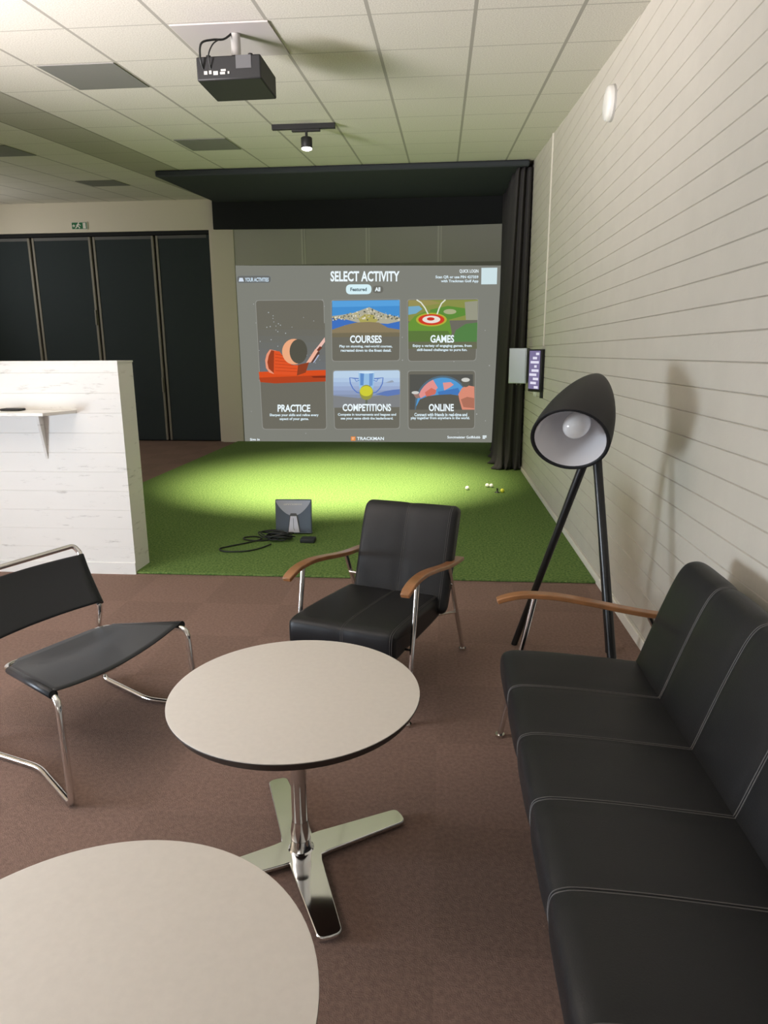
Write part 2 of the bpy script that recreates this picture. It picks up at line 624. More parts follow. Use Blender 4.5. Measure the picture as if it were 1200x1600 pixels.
G = 'grey ceiling panels'
ceil_panel('ceiling_vent', -2.74, -2.18, 4.885, 5.49, M['vent'], 0.006,
           'largest and nearest dark grey ceiling panel, left of the projector', 'ceiling panel', G)
ceil_panel('ceiling_vent', -2.74, -2.18, 7.325, 7.925, M['vent'], 0.006,
           'small grey ceiling panel between the track light and the black canopy', 'ceiling panel', G)
ceil_panel('ceiling_vent', -5.08, -4.50, 7.325, 7.925, M['vent'], 0.006,
           'grey ceiling panel cut off by the left edge of the photo', 'ceiling panel', G)
ceil_panel('ceiling_vent', -5.08, -4.50, 9.765, 10.31, M['vent'], 0.006,
           'farthest grey ceiling panel, just above the folding doors', 'ceiling panel', G)
ceil_panel('ceiling_panel', -1.585, -0.99, 4.275, 4.88, M['ceilpanel'], 0.008,
           'plain light grey ceiling panel the projector hangs from', 'ceiling panel')

# projector on a ceiling pole
pj = empty('projector', (-1.24, 4.46, 3.09), 'black ceiling projector with pale mounting pole and rear sockets', 'projector')
body = MB()
PT = Matrix.Translation((-1.237, 4.455, 3.09)) @ Matrix.Rotation(math.radians(-1.5), 4, 'Z')
body.box((-0.19, -0.165, 0.0), (0.19, 0.175, 0.125), 0, PT)
body.build('body', M['black'], pj, 0.008)
mb = MB()
mb.box((0.045, -0.1675, 0.055), (0.135, -0.163, 0.122), 0, PT)
mb.build('rating_plate', M['midgrey'], pj)
for (xa, xb, za, zb) in ((-0.145, -0.125, 0.03, 0.048), (-0.115, -0.1, 0.032, 0.05), (-0.09, -0.062, 0.026, 0.046), (-0.05, -0.02, 0.028, 0.04),
                         (-0.045, -0.015, 0.044, 0.054), (-0.005, 0.005, 0.03, 0.042)):
    MB().box((xa, -0.1685, za), (xb, -0.163, zb), 0, PT).build('socket', M['lightgrey'], pj)
for x in (-0.13, 0.12):
    MB().cyl((x, -0.12, 0.125), 0.014, 0.018, 14, 0, PT).build('foot', M['black'], pj)
mb = MB()
mb.cyl((0, 0, 0.125), 0.036, 0.05, 20, 0, PT)
mb.build('mount_collar', M['black'], pj)
mb = MB()
mb.cyl((0, 0, 0.175), 0.028, ceil_z(4.46) - 3.09 - 0.175 - 0.012, 20, 0, PT)
mb.build('mount_pole', M['lightgrey'], pj)
MB().tube(catmull([PT @ Vector(p) for p in ((-0.15, -0.165, 0.06), (-0.155, -0.19, 0.11), (-0.15, -0.17, 0.19), (-0.10, -0.12, 0.225), (-0.05, -0.06, 0.25), (-0.01, 0.0, 0.31))]), 0.006, 8).build('cable', M['cable'], pj)
MB().tube(catmull([PT @ Vector(p) for p in ((-0.105, -0.165, 0.06), (-0.105, -0.19, 0.12), (-0.09, -0.15, 0.19), (-0.075, -0.09, 0.235))]), 0.004, 8).build('cable', M['cable'], pj)

# track light
tz = ceil_z(6.84)
tl = empty('track_light', (-1.3, 6.84, tz - 0.03), 'black track rail with one lit spotlight under the ceiling', 'track light')
MB().box((-1.595, 6.82, tz - 0.045), (-1.005, 6.86, tz + 0.0)).build('rail', M['black'], tl, 0.003)
MB().box((-1.41, 6.822, tz - 0.066), (-1.145, 6.858, tz - 0.045)).build('adapter', M['black'], tl, 0.003)
MB().cyl((-1.275, 6.84, tz - 0.115), 0.012, 0.05, 14).build('stem', M['black'], tl)
hd = MB().cyl((-1.275, 6.84, tz - 0.205), 0.052, 0.09, 24, bev=0.006).build('spot_head', M['black'], tl)
MB().lathe([(0.047, tz - 0.207), (0.047, tz - 0.215), (0.03, tz - 0.222), (1e-4, tz - 0.224)], 24,
           Matrix.Translation((-1.275, 6.84, 0))).build('lens', M['lens'], hd)
light('track_spot', 'SPOT', (-1.275, 6.85, tz - 0.24), 2700, (1.0, 0.92, 0.68), (-1.27, 8.15, 0.0),
      spot_size=math.radians(70), spot_blend=0.85, shadow_soft_size=0.04)

# round sounder on the right wall
sd = empty('wall_sounder', (XR, 5.03, 3.13), 'white round alarm sounder high on the right wall', 'alarm')
T = Matrix.Translation((XR, 5.03, 3.13)) @ Matrix.Rotation(math.radians(-90), 4, 'Y')
MB().lathe([(0.108, 0.0), (0.108, 0.014)], 36, T, caps=(True, True)).build('back_plate', M['lightgrey'], sd)
MB().lathe([(0.104, 0.014), (0.104, 0.034), (0.094, 0.046), (0.05, 0.052), (1e-4, 0.053)], 36, T).build('cover', M['white'], sd)

# ------------------------------------------------------------------ golf bay
# black canopy under the ceiling, valance and side curtain
mb = MB()
vs = []
for dz in (-0.075, -0.002):
    for x, y in ((-3.665, 9.12), (1.03, 9.06), (1.05, 11.935), (-3.795, 11.935)):
        vs.append((x, y, ceil_z(y) + dz))
mb.add(vs, [(3, 2, 1, 0), (4, 5, 6, 7), (0, 1, 5, 4), (1, 2, 6, 5), (2, 3, 7, 6), (3, 0, 4, 7)])
tag(mb.build('canopy', M['bluecloth'], bevel=0.02), 'flat black cloth canopy fixed under the ceiling above the turf', 'canopy')
mb = MB()
N = 24
for i in range(N):
    xa, xb = -3.855 + (4.86) * i / N, -3.855 + 4.86 * (i + 1) / N
    zb = [3.60 - 0.02 * math.sin(math.pi * k / N) for k in (i, i + 1)]
    zt = ceil_z(11.94) - 0.004
    mb.add([(xa, 11.94, zb[0]), (xb, 11.94, zb[1]), (xb, 11.94, zt), (xa, 11.94, zt),
            (xa, 11.985, zb[0]), (xb, 11.985, zb[1]), (xb, 11.985, zt), (xa, 11.985, zt)],
           [(0, 1, 2, 3), (7, 6, 5, 4), (0, 4, 5, 1), (3, 2, 6, 7)] + ([(0, 3, 7, 4)] if i == 0 else []) + ([(1, 5, 6, 2)] if i == N - 1 else []))
tag(mb.build('valance', M['blackcloth']), 'black cloth valance hanging across the top of the projection screen', 'valance')

plan = catmull([(1.075, 9.26, 0), (1.07, 9.14, 0), (1.02, 9.10, 0), (0.985, 9.17, 0), (0.94, 9.10, 0), (0.895, 9.16, 0), (0.85, 9.11, 0), (0.815, 9.22, 0),
                (0.86, 9.45, 0), (0.80, 9.7, 0), (0.87, 10.0, 0), (0.83, 10.35, 0), (0.92, 10.7, 0), (0.87, 11.1, 0),
                (0.95, 11.4, 0), (0.93, 11.7, 0), (0.985, 11.93, 0)], 6)
rows = [0.030, 0.07, 0.16, 0.4, 0.9, 1.5, 2.2, 2.9, 3.4, 3.7, 3.9]
mb = MB()
vs, fs = [], []
for j, zz in enumerate(rows):
    for i, p in enumerate(plan):
        k = 1.0 + 0.22 * (1 - zz / 3.9)
        if zz < 0.1:
            k += 0.35 * (0.1 - zz) / 0.08 * (0.5 + 0.5 * math.sin(i * 1.1))
        x = 1.078 - (1.078 - p.x) * k * (0.72 + 0.28 * (1 - zz / 3.9) ** 0.6)
        y = p.y + (0.03 * math.sin(i * 0.9) if zz < 0.1 else 0.0)
        if p.y > 11.5:
            x = p.x
        vs.append((x, y, min(zz, 3.88) if j < len(rows) - 1 else ceil_z(p.y) - 0.08))
L = len(plan)
for j in range(len(rows) - 1):
    for i in range(L - 1):
        fs.append((j * L + i, j * L + i + 1, (j + 1) * L + i + 1, (j + 1) * L + i))
mb.add(vs, fs, 0, True)
cu = mb.build('side_curtain', M['charcoal'])
sm = cu.modifiers.new('thickness', 'SOLIDIFY')
sm.thickness = 0.008
tag(cu, 'tall black side curtain in folds along the right edge of the screen', 'curtain')

# ---- impact screen with the projected menu
scr = empty('impact_screen', (-1.28, 12.05, 0.0), 'large grey impact screen showing a projected golf menu', 'projection screen')
MB().box((-3.545, 12.042, 0.012), (0.985, 12.052, 3.03)).build('screen_cloth', M['cloth'], scr)
mb = MB()
mb.box((-3.545, 12.044, 3.03), (1.02, 12.054, 3.66))
for xc in (-2.35, -1.26, -0.06):
    mb.box((xc - 0.035, 12.040, 3.03), (xc - 0.005, 12.044, 3.66), 1)
    mb.box((xc + 0.015, 12.040, 3.03), (xc + 0.035, 12.044, 3.66), 1)
mb.build('upper_panel', [mat('grey_padded_panel', lin(190, 188, 184), 0.9, bump=0.1, scale=40), mat('pale_seam', lin(215, 213, 208), 0.9)], scr)

# the picture is laid out in menu units (1200 wide); Hm maps them to metres on the cloth
Hm = ((0.010322259626672301, 0.00013979804349411313, -7.201157530422894),
      (5.429028186378144e-05, -0.010389019733560219, 7.154055231367259),
      (7.076404309007669e-05, -0.0001948195592201884, 1.0))


def sp(u, v):
    a = [r[0] * u + r[1] * v + r[2] for r in Hm]
    return a[0] / a[2], a[1] / a[2]


EM = {}


def em(c, k=1.0):
    key = (tuple(c), k)
    if key not in EM:
        EM[key] = emis('projected_%d_%d_%d' % tuple(int(q) for q in c), c[0], c[1], c[2], k)
    return EM[key]


class Pic:
    """flat coloured shapes of the projected picture, stacked by half millimetres"""
    def __init__(self):
        self.mb, self.mats, self.y = MB(), [], 0

    def poly(self, pts, c, y):
        m_ = em(c)
        if m_ not in self.mats:
            self.mats.append(m_)
        q = [sp(*p) for p in pts]
        self.mb.add([(x, y, z) for x, z in q], [tuple(range(len(q)))], self.mats.index(m_))

    def ell(self, u, v, a, b, c, y, n=28, t0=0.0, t1=2 * math.pi):
        self.poly([(u + a * math.cos(t0 + (t1 - t0) * k / n), v + b * math.sin(t0 + (t1 - t0) * k / n)) for k in range(n)], c, y)

    def stroke(self, pts, w, c, y):
        pts = [Vector((p[0], p[1])) for p in pts]
        Ls, Rs = [], []
        for i, p in enumerate(pts):
            t = (pts[min(i + 1, len(pts) - 1)] - pts[max(i - 1, 0)]).normalized()
            nn = Vector((-t.y, t.x)) * w / 2
            Ls.append(p + nn)
            Rs.append(p - nn)
        for i in range(len(pts) - 1):
            self.poly([Ls[i], Ls[i + 1], Rs[i + 1], Rs[i]], c, y)

    def build(self, name, parent):
        return self.mb.build(name, self.mats, parent)


def rrect(tl, tr, br, bl, r=5, n=5):
    P = [Vector(p) for p in (tl, tr, br, bl)]
    out = []
    for i in range(4):
        a, b, c = P[i - 1], P[i], P[(i + 1) % 4]
        s = b + (a - b).normalized() * r
        e = b + (c - b).normalized() * r
        for k in range(n + 1):
            t = k / n
            out.append((1 - t) ** 2 * s + 2 * t * (1 - t) * b + t * t * e)
    return out


def text(name, body, box, color, parent, y, bold=0.035, k=1.0):
    cu_ = bpy.data.curves.new(name, 'FONT')
    cu_.body = body
    cu_.offset = bold
    cu_.resolution_u = 3
    o = bpy.data.objects.new(name, cu_)
    COL.objects.link(o)
    dg = bpy.context.evaluated_depsgraph_get()
    me = bpy.data.meshes.new_from_object(o.evaluated_get(dg))
    vs_ = [v.co.copy() for v in me.vertices]
    fs_ = [list(p.vertices) for p in me.polygons]
    bpy.data.objects.remove(o)
    bpy.data.meshes.remove(me)
    x0_, x1_ = min(v.x for v in vs_), max(v.x for v in vs_)
    y0_, y1_ = min(v.y for v in vs_), max(v.y for v in vs_)
    mb_ = MB()
    pts = []
    for v in vs_:
        u = box[0] + (v.x - x0_) / (x1_ - x0_) * (box[2] - box[0])
        w = box[3] - (v.y - y0_) / (y1_ - y0_) * (box[3] - box[1])
        pts.append((u, w))
    if y is None:
        return pts, fs_
    mb_.add([(sp(*p)[0], y, sp(*p)[1]) for p in pts], fs_)
    return mb_.build(name, em(color, k) if not isinstance(color, bpy.types.Material) else color, parent)


YS = 12.0415                         # just in front of the cloth
WHITE, PALE = (238, 250, 255), (214, 232, 240)
CARD, RIM, BG = (108, 106, 96), (144, 144, 138), (126, 127, 119)
p = Pic()
p.poly([(368, 415), (785, 415), (775, 692), (383, 691)], BG, YS)
rng = random.Random(3)
for k in range(46):
    u, v = rng.uniform(388, 772), rng.uniform(462, 678)
    s = rng.uniform(0.5, 1.2)
    p.poly([(u - s, v), (u, v - s), (u + s, v), (u, v + s)], (170, 172, 170), YS - 0.0006)
p.build('projected_background', scr)


def card(name, tl, tr, br, bl, label):
    p = Pic()
    p.poly(rrect(tl, tr, br, bl), RIM, YS - 0.001)
    i = 1.0
    p.poly(rrect((tl[0] + i, tl[1] + i), (tr[0] - i, tr[1] + i), (br[0] - i, br[1] - i), (bl[0] + i, bl[1] - i)), CARD, YS - 0.0016)
    o = p.build(name, scr)
    o['label'] = label
    return o


def mix(a, b, t):
    return tuple(round(a[i] + (b[i] - a[i]) * t) for i in range(3))


# practice
c = card('menu_tile', (399, 469), (506.5, 468), (511, 671), (410, 671), 'tall practice tile with club head and ball picture')
p = Pic()
for k in range(8):
    va, vb = 505 + k * 10, 515 + k * 10
    p.poly([(401 + (va - 469) * .052, va), (507 + (va - 469) * .02, va), (507 + (vb - 469) * .02, vb), (401 + (vb - 469) * .052, vb)], mix(CARD, (108, 112, 116), k / 7), YS - 0.002)
for k in range(34):
    u, v = rng.uniform(404, 505), rng.uniform(488, 568)
    s = rng.uniform(0.5, 1.1)
    p.poly([(u - s, v), (u, v - s), (u + s, v), (u, v + s)], (178, 184, 188), YS - 0.0024)
p.poly([(404.5, 581), (509, 578), (509, 588), (505, 595), (440, 598), (406, 593)], (216, 78, 32), YS - 0.0024)
p.poly([(405, 590), (509, 586), (509, 596), (430, 599), (407, 597)], (176, 66, 32), YS - 0.0026)
p.poly([(486, 588), (509, 587.5), (509, 590), (490, 590)], (120, 40, 22), YS - 0.0030)
p.poly([(422, 546), (417, 553), (414.5, 563), (416, 575), (421, 582), (430, 585), (432, 548)], (232, 150, 120), YS - 0.003)
p.poly([(424, 547), (420, 556), (418, 566), (420, 576), (428, 583), (428.5, 548)], (150, 62, 34), YS - 0.0034)
p.poly([(428, 548), (437, 549), (446, 562), (456, 570), (470, 571), (482, 566), (478, 578), (470, 586), (428, 585)], (222, 84, 40), YS - 0.0032)
for k in range(6):
    p.stroke([(430, 553 + k * 5.2), (444 + k * 5, 556 + k * 5.0)], 0.7, (170, 58, 26), YS - 0.0036)
p.poly([(466, 570), (483, 566), (478, 582), (464, 587)], (140, 62, 36), YS - 0.0038)
p.poly([(478, 568), (486, 566), (497, 549), (493, 545)], (238, 180, 156), YS - 0.0036)
p.poly([(486, 567), (490, 566), (500, 551), (497, 549)], (90, 60, 52), YS - 0.0036)
p.poly([(489, 567), (491.5, 566), (499, 555), (497.5, 554)], (176, 190, 216), YS - 0.0038)
p.poly([(493, 546), (497, 549), (508, 534), (507.5, 527)], (236, 190, 178), YS - 0.0036)
p.poly([(495, 547), (500, 541), (504, 543), (498, 549.5)], (112, 58, 44), YS - 0.0038)
p.ell(459.5, 549.5, 18.5, 20, (236, 170, 130), YS - 0.004)
p.ell(466.5, 549, 13.8, 19, (84, 82, 72), YS - 0.0044)
p.build('picture', c)
text('title', 'PRACTICE', (434, 632, 485, 643.5), WHITE, c, YS - 0.003, 0.03)
text('caption', 'Sharpen your skills and refine every', (421.5, 646.2, 498, 651.4), PALE, c, YS - 0.003)
text('caption', 'aspect of your game.', (437, 652.2, 482.5, 657.4), PALE, c, YS - 0.003)

# courses
c = card('menu_tile', (517, 468.5), (626, 467), (625, 564), (518.5, 565), 'courses tile with a coastal headland picture')
p = Pic()
p.poly([(519, 470), (624.5, 468.8), (624.5, 500), (519, 502)], (70, 142, 206), YS - 0.002)
p.poly([(519, 470), (624.5, 468.8), (624.5, 478), (519, 480)], (88, 160, 220), YS - 0.0022)
p.poly([(519, 494), (624.5, 496), (624.5, 516), (519, 515)], (64, 112, 190), YS - 0.0023)
p.poly([(519, 494), (535, 492), (552, 489), (566, 484), (577, 480), (590, 486), (606, 492), (624.5, 496), (624.5, 502), (606, 506), (590, 505), (560, 504), (540, 499), (519, 497)], (176, 172, 152), YS - 0.0026)
rg = random.Random(5)
for k in range(150):
    t = rg.random()
    u = 520 + t * 104
    e = 1 - abs((u - 576) / 56)
    v = 497 - rg.uniform(-3, 1) * 1.2 - rg.random() * max(0, e) * 16
    s = rg.uniform(0.5, 1.3)
    p.poly([(u - s, v - s), (u + s, v - s), (u + s, v + s), (u - s, v + s)], rg.choice([(224, 218, 196), (120, 116, 96), (190, 178, 130), (88, 92, 78), (206, 200, 178)]), YS - 0.003 - k * 2e-6)
p.poly([(560, 498), (570, 491), (584, 492), (592, 500), (584, 506), (564, 506)], (172, 164, 92), YS - 0.0028)
p.poly([(519, 515), (540, 508), (556, 504), (576, 503), (592, 504), (606, 512), (624.5, 515), (624.5, 520), (519, 521)], (138, 124, 96), YS - 0.0036)
p.poly([(519, 520), (624.5, 519), (624.5, 526), (519, 527)], (116, 108, 86), YS - 0.0036)
p.build('picture', c)
text('title', 'COURSES', (547, 524, 596.5, 536), WHITE, c, YS - 0.0042, 0.03)
text('caption', 'Play on stunning, real-world courses,', (530.5, 539, 613, 544), PALE, c, YS - 0.003)
text('caption', 'recreated down to the finest detail.', (532.5, 545.2, 611.5, 549.6), PALE, c, YS - 0.003)

# games
c = card('menu_tile', (636, 467.5), (748.5, 466.5), (744, 564), (637.5, 565), 'games tile with a red and white target picture')
p = Pic()
p.poly([(638, 469), (746.8, 468.2), (746, 500), (638, 502)], (136, 142, 74), YS - 0.002)
p.poly([(638, 469), (672, 469), (690, 474), (664, 478), (638, 478)], (150, 142, 86), YS - 0.0022)
p.poly([(638, 479), (655, 478), (660, 483), (650, 490), (638, 492)], (118, 168, 196), YS - 0.0024)
p.poly([(672, 484), (700, 478), (728, 482), (730, 492), (700, 500), (672, 496)], (92, 138, 58), YS - 0.0024)
p.ell(703, 487, 10, 4, (168, 172, 132), YS - 0.0028)
p.poly([(726, 472), (746.6, 470), (746, 500), (728, 500)], (150, 150, 132), YS - 0.0026)
p.poly([(638, 505), (648, 494), (664, 487), (684, 488), (702, 500), (706, 520), (700, 535), (638, 535)], (104, 146, 58), YS - 0.003)
p.poly([(638, 517), (700, 517), (704, 524), (700, 540), (638, 540)], (92, 118, 62), YS - 0.0032)
p.ell(674, 499.5, 24, 10.5, (178, 172, 60), YS - 0.0034)
p.ell(674, 499.5, 20.5, 8.6, (206, 62, 40), YS - 0.0036)
p.ell(674, 499.2, 14, 5.8, (232, 222, 214), YS - 0.0038)
p.ell(673, 498.4, 6, 2.6, (196, 52, 40), YS - 0.004)
p.stroke([(651, 468.5), (658, 473), (664, 481), (669, 491)], 2.0, (222, 226, 212), YS - 0.0042)
p.stroke([(696, 468.5), (690, 474), (686, 482), (683, 491)], 2.0, (222, 226, 212), YS - 0.0042)
p.poly([(704, 540), (712, 516), (728, 506), (746, 504), (745, 540)], (84, 128, 72), YS - 0.0036)
p.poly([(638, 534), (745, 534), (745, 545), (638, 545)], (104, 106, 84), YS - 0.0038)
p.build('picture', c)
text('title', 'GAMES', (672.5, 523.5, 709.5, 535.5), WHITE, c, YS - 0.0046, 0.03)
text('caption', 'Enjoy a variety of engaging games, from', (645, 538, 737, 543.4), PALE, c, YS - 0.0046)
text('caption', 'skill-based challenges to pure fun.', (651.5, 544.5, 730, 549.6), PALE, c, YS - 0.0046)

# competitions
c = card('menu_tile', (519.5, 578), (626, 577), (625, 670), (522.5, 671), 'competitions tile with a trophy cup picture')
p = Pic()
cols = [(186, 208, 230), (176, 198, 226), (164, 184, 216), (154, 170, 204), (144, 158, 190), (134, 146, 172), (126, 136, 152), (122, 128, 136)]
p.poly(rrect((521, 579.5), (624.8, 578.4), (624.8, 596), (521, 596), 4), cols[0], YS - 0.002)
for k in range(8):
    va, vb = 584 + k * 6.5, 590.5 + k * 6.5
    p.poly([(521, va), (624.8, va), (624.8, vb), (521, vb)], cols[k], YS - 0.0022)
p.poly([(521, 618), (560, 622), (624.8, 614), (624.8, 636), (521, 637)], (128, 130, 132), YS - 0.0025)
p.poly([(586, 616), (602, 611), (614, 609), (624.8, 608), (624.8, 616), (606, 619)], (96, 122, 182), YS - 0.0028)
p.poly([(602, 598), (607, 596), (613, 594), (616, 597), (609, 598)], (150, 160, 176), YS - 0.0028)
p.poly([(560.5, 582), (585, 582), (584, 604), (580, 615), (574, 622), (571.5, 622), (565, 615), (561, 604)], (150, 190, 226), YS - 0.003)
p.poly([(563, 582), (569, 582), (568, 602), (563, 602)], (96, 140, 198), YS - 0.0032)
p.poly([(577, 582), (583, 582), (582, 602), (577, 604)], (110, 150, 204), YS - 0.0032)
p.ell(572.8, 582, 12.4, 1.6, (206, 228, 244), YS - 0.0034)
p.ell(572.5, 613, 10.6, 11.8, (150, 150, 70), YS - 0.0036)
p.ell(572.3, 611, 10, 8, (206, 204, 58), YS - 0.0038)
for s in (-1, 1):
    q = [(572.6 + s * (12 + a), b) for a, b in ((0, 596), (6, 594), (13, 590), (12.5, 597), (9, 604), (4, 610), (-1, 614))]
    p.stroke([(572.6 + s * 11, 594), (572.6 + s * 16, 596), (572.6 + s * 18, 592)], 1.2, (92, 128, 196), YS - 0.0034)
    p.stroke([(572.6 + s * a, b) for a, b in ((12, 591.5), (20, 591), (26, 590), (25, 599), (21, 607), (15, 613), (10, 614))], 1.6, (88, 120, 192), YS - 0.0034)
p.poly([(571.3, 624), (574.2, 624), (575, 637), (570.5, 637)], (104, 110, 96), YS - 0.0034)
p.build('picture', c)
text('title', 'COMPETITIONS', (535.5, 631, 611, 642.5), WHITE, c, YS - 0.0042, 0.03)
text('caption', 'Compete in tournaments and leagues and', (528, 645.5, 619, 650.6), PALE, c, YS - 0.003)
text('caption', 'see your name climb the leaderboard.', (532.5, 651.5, 614.5, 656.6), PALE, c, YS - 0.003)

# online
c = card('menu_tile', (636.5, 579), (743, 578.5), (742, 670), (637.5, 671), 'online tile with a blue and pink globe picture')
p = Pic()
gx, gy, ga, gb = 692, 634, 41, 44


def gl(a):
    return gx + ga * math.cos(a), gy - gb * math.sin(a)


arc = [gl(math.radians(12 + k * 6)) for k in range(27)]
halo = [(gx + (ga + 3) * math.cos(math.radians(12 + k * 6)), gy - (gb + 3) * math.sin(math.radians(12 + k * 6))) for k in range(27)]
p.poly([(640, 585), (739, 585), (739, 640), (640, 640)], (84, 84, 80), YS - 0.0018)
p.poly(halo + [(648, 640)], (86, 108, 124), YS - 0.002)
p.poly(arc + [(650, 634)], (84, 152, 208), YS - 0.0022)
p.poly([gl(math.radians(a)) for a in (160, 148, 136, 124, 112)] + [(684, 606), (678, 612), (668, 616), (658, 622)], (224, 146, 142), YS - 0.0026)
p.poly([(692, 598), (704, 597), (709, 601), (702, 606), (694, 610)], (222, 150, 146), YS - 0.0026)
p.poly([(664, 613), (674, 606), (682, 610), (680, 616), (666, 620)], (206, 112, 96), YS - 0.0028)
p.poly([(684, 612), (700, 609), (716, 606), (720, 618), (706, 616), (686, 618)], (70, 120, 186), YS - 0.0028)
p.poly([(651, 634), (656, 624), (668, 619), (684, 617), (704, 616), (718, 618), (724, 634), (720, 640), (650, 640)], (92, 90, 82), YS - 0.003)
p.poly([(716, 616), (722, 606), (730, 602), (741, 604), (741.5, 640), (722, 640), (718, 626)], (216, 140, 118), YS - 0.0032)
p.poly([(720, 624), (730, 620), (741, 622), (741, 638), (724, 636)], (172, 112, 92), YS - 0.0034)
p.ell(727.5, 598, 6.3, 6.8, (94, 92, 84), YS - 0.0036)
p.ell(727.5, 593.5, 6.6, 3.2, (206, 206, 200), YS - 0.0038)
p.ell(649, 613.5, 5.8, 2.4, (206, 206, 202), YS - 0.0034)
p.poly([(646, 616), (654, 615), (657, 622), (650, 622)], (150, 120, 112), YS - 0.0032)
p.build('picture', c)
text('title', 'ONLINE', (670, 631, 709, 642.5), WHITE, c, YS - 0.0042, 0.03)
text('caption', 'Connect with friends in real-time and', (647.5, 645, 730, 650.4), PALE, c, YS - 0.003)
text('caption', 'play together from anywhere in the world.', (642, 650.8, 734, 656.2), PALE, c, YS - 0.003)

# menu heading, buttons, footer
text('heading', 'SELECT ACTIVITY', (516.5, 423.7, 624.5, 440), WHITE, scr, YS - 0.001, 0.03)
p = Pic()
p.poly(rrect((540.7, 444.5), (580.5, 444.3), (580.5, 459.6), (540.7, 460), 7.4, 8), (214, 240, 246), YS - 0.001)
b = p.build('filter_button', scr)
text('button_text', 'Featured', (547.5, 449.4, 573.2, 455), (88, 104, 112), b, YS - 0.0016)
p = Pic()
p.poly(rrect((582, 446), (599.5, 446), (599.5, 458.5), (582, 458.5), 6, 6), (122, 122, 116), YS - 0.0008)
p.poly(rrect((582.7, 446.7), (598.8, 446.7), (598.8, 457.8), (582.7, 457.8), 5.5, 6), (106, 106, 98), YS - 0.0012)
b = p.build('filter_button', scr)
text('button_text', 'All', (585.9, 448.8, 594.3, 455.3), WHITE, b, YS - 0.0016)
p = Pic()
p.poly(rrect((369.6, 430.4), (424, 430.2), (424, 442.6), (370.2, 443), 5, 6), (128, 130, 126), YS - 0.0008)
p.poly(rrect((370.4, 431.2), (423.2, 431), (423.2, 441.8), (371, 442.2), 4.4, 6), (104, 106, 104), YS - 0.0012)
p.poly([(373.2, 440), (374.4, 434.2), (379.5, 434.2), (381.4, 440)], (210, 222, 236), YS - 0.0016)
b = p.build('activities_button', scr)
text('button_text', 'YOUR ACTIVITIES', (383, 433.9, 420, 440.2), (206, 226, 242), b, YS - 0.0016, 0.03)
text('login_text', 'QUICK LOGIN', (718, 421, 747.5, 427.2), WHITE, scr, YS - 0.001, 0.02)
text('login_text', 'Scan QR or use PIN 427359', (680.5, 430.6, 747.5, 435.8), PALE, scr, YS - 0.001)
text('login_text', 'with Trackman Golf App', (689, 437, 747.5, 442.4), PALE, scr, YS - 0.001)
p = Pic()
p.poly([(752.2, 418.7), (777, 418.3), (776.2, 444.2), (751.8, 444.4)], (206, 226, 230), YS - 0.001)
p.build('pale_square', scr)
p = Pic()
p.poly([(548.5, 682), (555.5, 682), (555.5, 688.5), (548.5, 688.5)], (232, 140, 70), YS - 0.001)
p.stroke([(550, 684), (554, 684)], 0.9, (250, 214, 180), YS - 0.0014)
p.stroke([(550, 686), (553, 686)], 0.9, (250, 214, 180), YS - 0.0014)
p.build('logo_mark', scr)
text('logo_text', 'TRACKMAN', (557.8, 682.6, 600, 687.6), WHITE, scr, YS - 0.001, 0.02)
text('footer_text', 'Sign in', (390.8, 684.6, 406, 689.6), WHITE, scr, YS - 0.001, 0.02)
text('footer_text', 'Songmeister Golfklubb', (699, 681.0, 750.4, 686.2), WHITE, scr, YS - 0.001, 0.02)
p = Pic()
for k, w in enumerate((6.2, 6.2, 4)):
    p.poly([(754, 680.4 + k * 1.9), (754 + w, 680.4 + k * 1.9), (754 + w, 681.7 + k * 1.9), (754, 681.7 + k * 1.9)], WHITE, YS - 0.001)
p.build('menu_icon', scr)

# metal cabinet by the curtain
bx = empty('steel_cabinet', (0.955, 8.72, 1.385), 'small brushed steel cabinet mounted in front of the black curtain', 'cabinet')
T = Matrix.Translation((0.955, 8.72, 1.18)) @ Matrix.Rotation(math.radians(-22), 4, 'Z')
MB().box((-0.11, -0.06, 0.0), (0.11, 0.07, 0.425), 0, T).build('body', M['steel'], bx, 0.004)
MB().box((-0.105, -0.067, 0.008), (0.098, -0.06, 0.417), 0, T).build('door', M['steel'], bx, 0.002)
for x in (-0.02, 0.03):
    MB().cyl((x, 0.0, -0.02), 0.007, 0.02, 10, 0, T).build('cable_gland', M['alu'], bx)
MB().tube([T @ Vector((0.0, 0.07, 0.21)), Vector((XR, 8.87, 1.39))], 0.02, 10).build('wall_arm', M['steel'], bx)

# touch screen on the right wall
ts = empty('touch_screen', (1.03, 7.62, 1.36), 'narrow black wall screen with a bright lilac display', 'screen')
T = Matrix.Translation((1.03, 7.62, 1.36)) @ Matrix.Rotation(math.radians(24), 4, 'Z')
MB().box((-0.03, -0.125, -0.225), (0.03, 0.125, 0.225), 0, T).build('housing', M['blackgloss'], ts, 0.006)
mb = MB()
mb.box((-0.0315, -0.1, -0.195), (-0.029, 0.115, 0.21), 0, T)
for k in range(9):
    z = 0.19 - k * 0.044
    w = (0.08, 0.15, 0.2, 0.11, 0.17, 0.22, 0.13, 0.19, 0.1)[k]
    mb.box((-0.0325, -0.04 if k % 2 else -0.08, z - 0.026), (-0.031, -0.085 + w * 0.85, z), 1, T)
mb.build('display', [emis('display_violet', 122, 112, 150), emis('display_white', 226, 222, 240)], ts)
MB().box((0.0, -0.115, -0.29), (0.028, -0.07, -0.225), 0, T).build('card_reader', M['black'], ts, 0.004)
MB().tube([Vector((1.04, 7.62, 1.36)), Vector((XR, 7.63, 1.36))], 0.03, 12).build('wall_bracket', M['black'], ts)
wp = empty('wall_socket', (XR, 8.1, 1.10), 'small white wall socket below the lilac wall screen', 'socket')
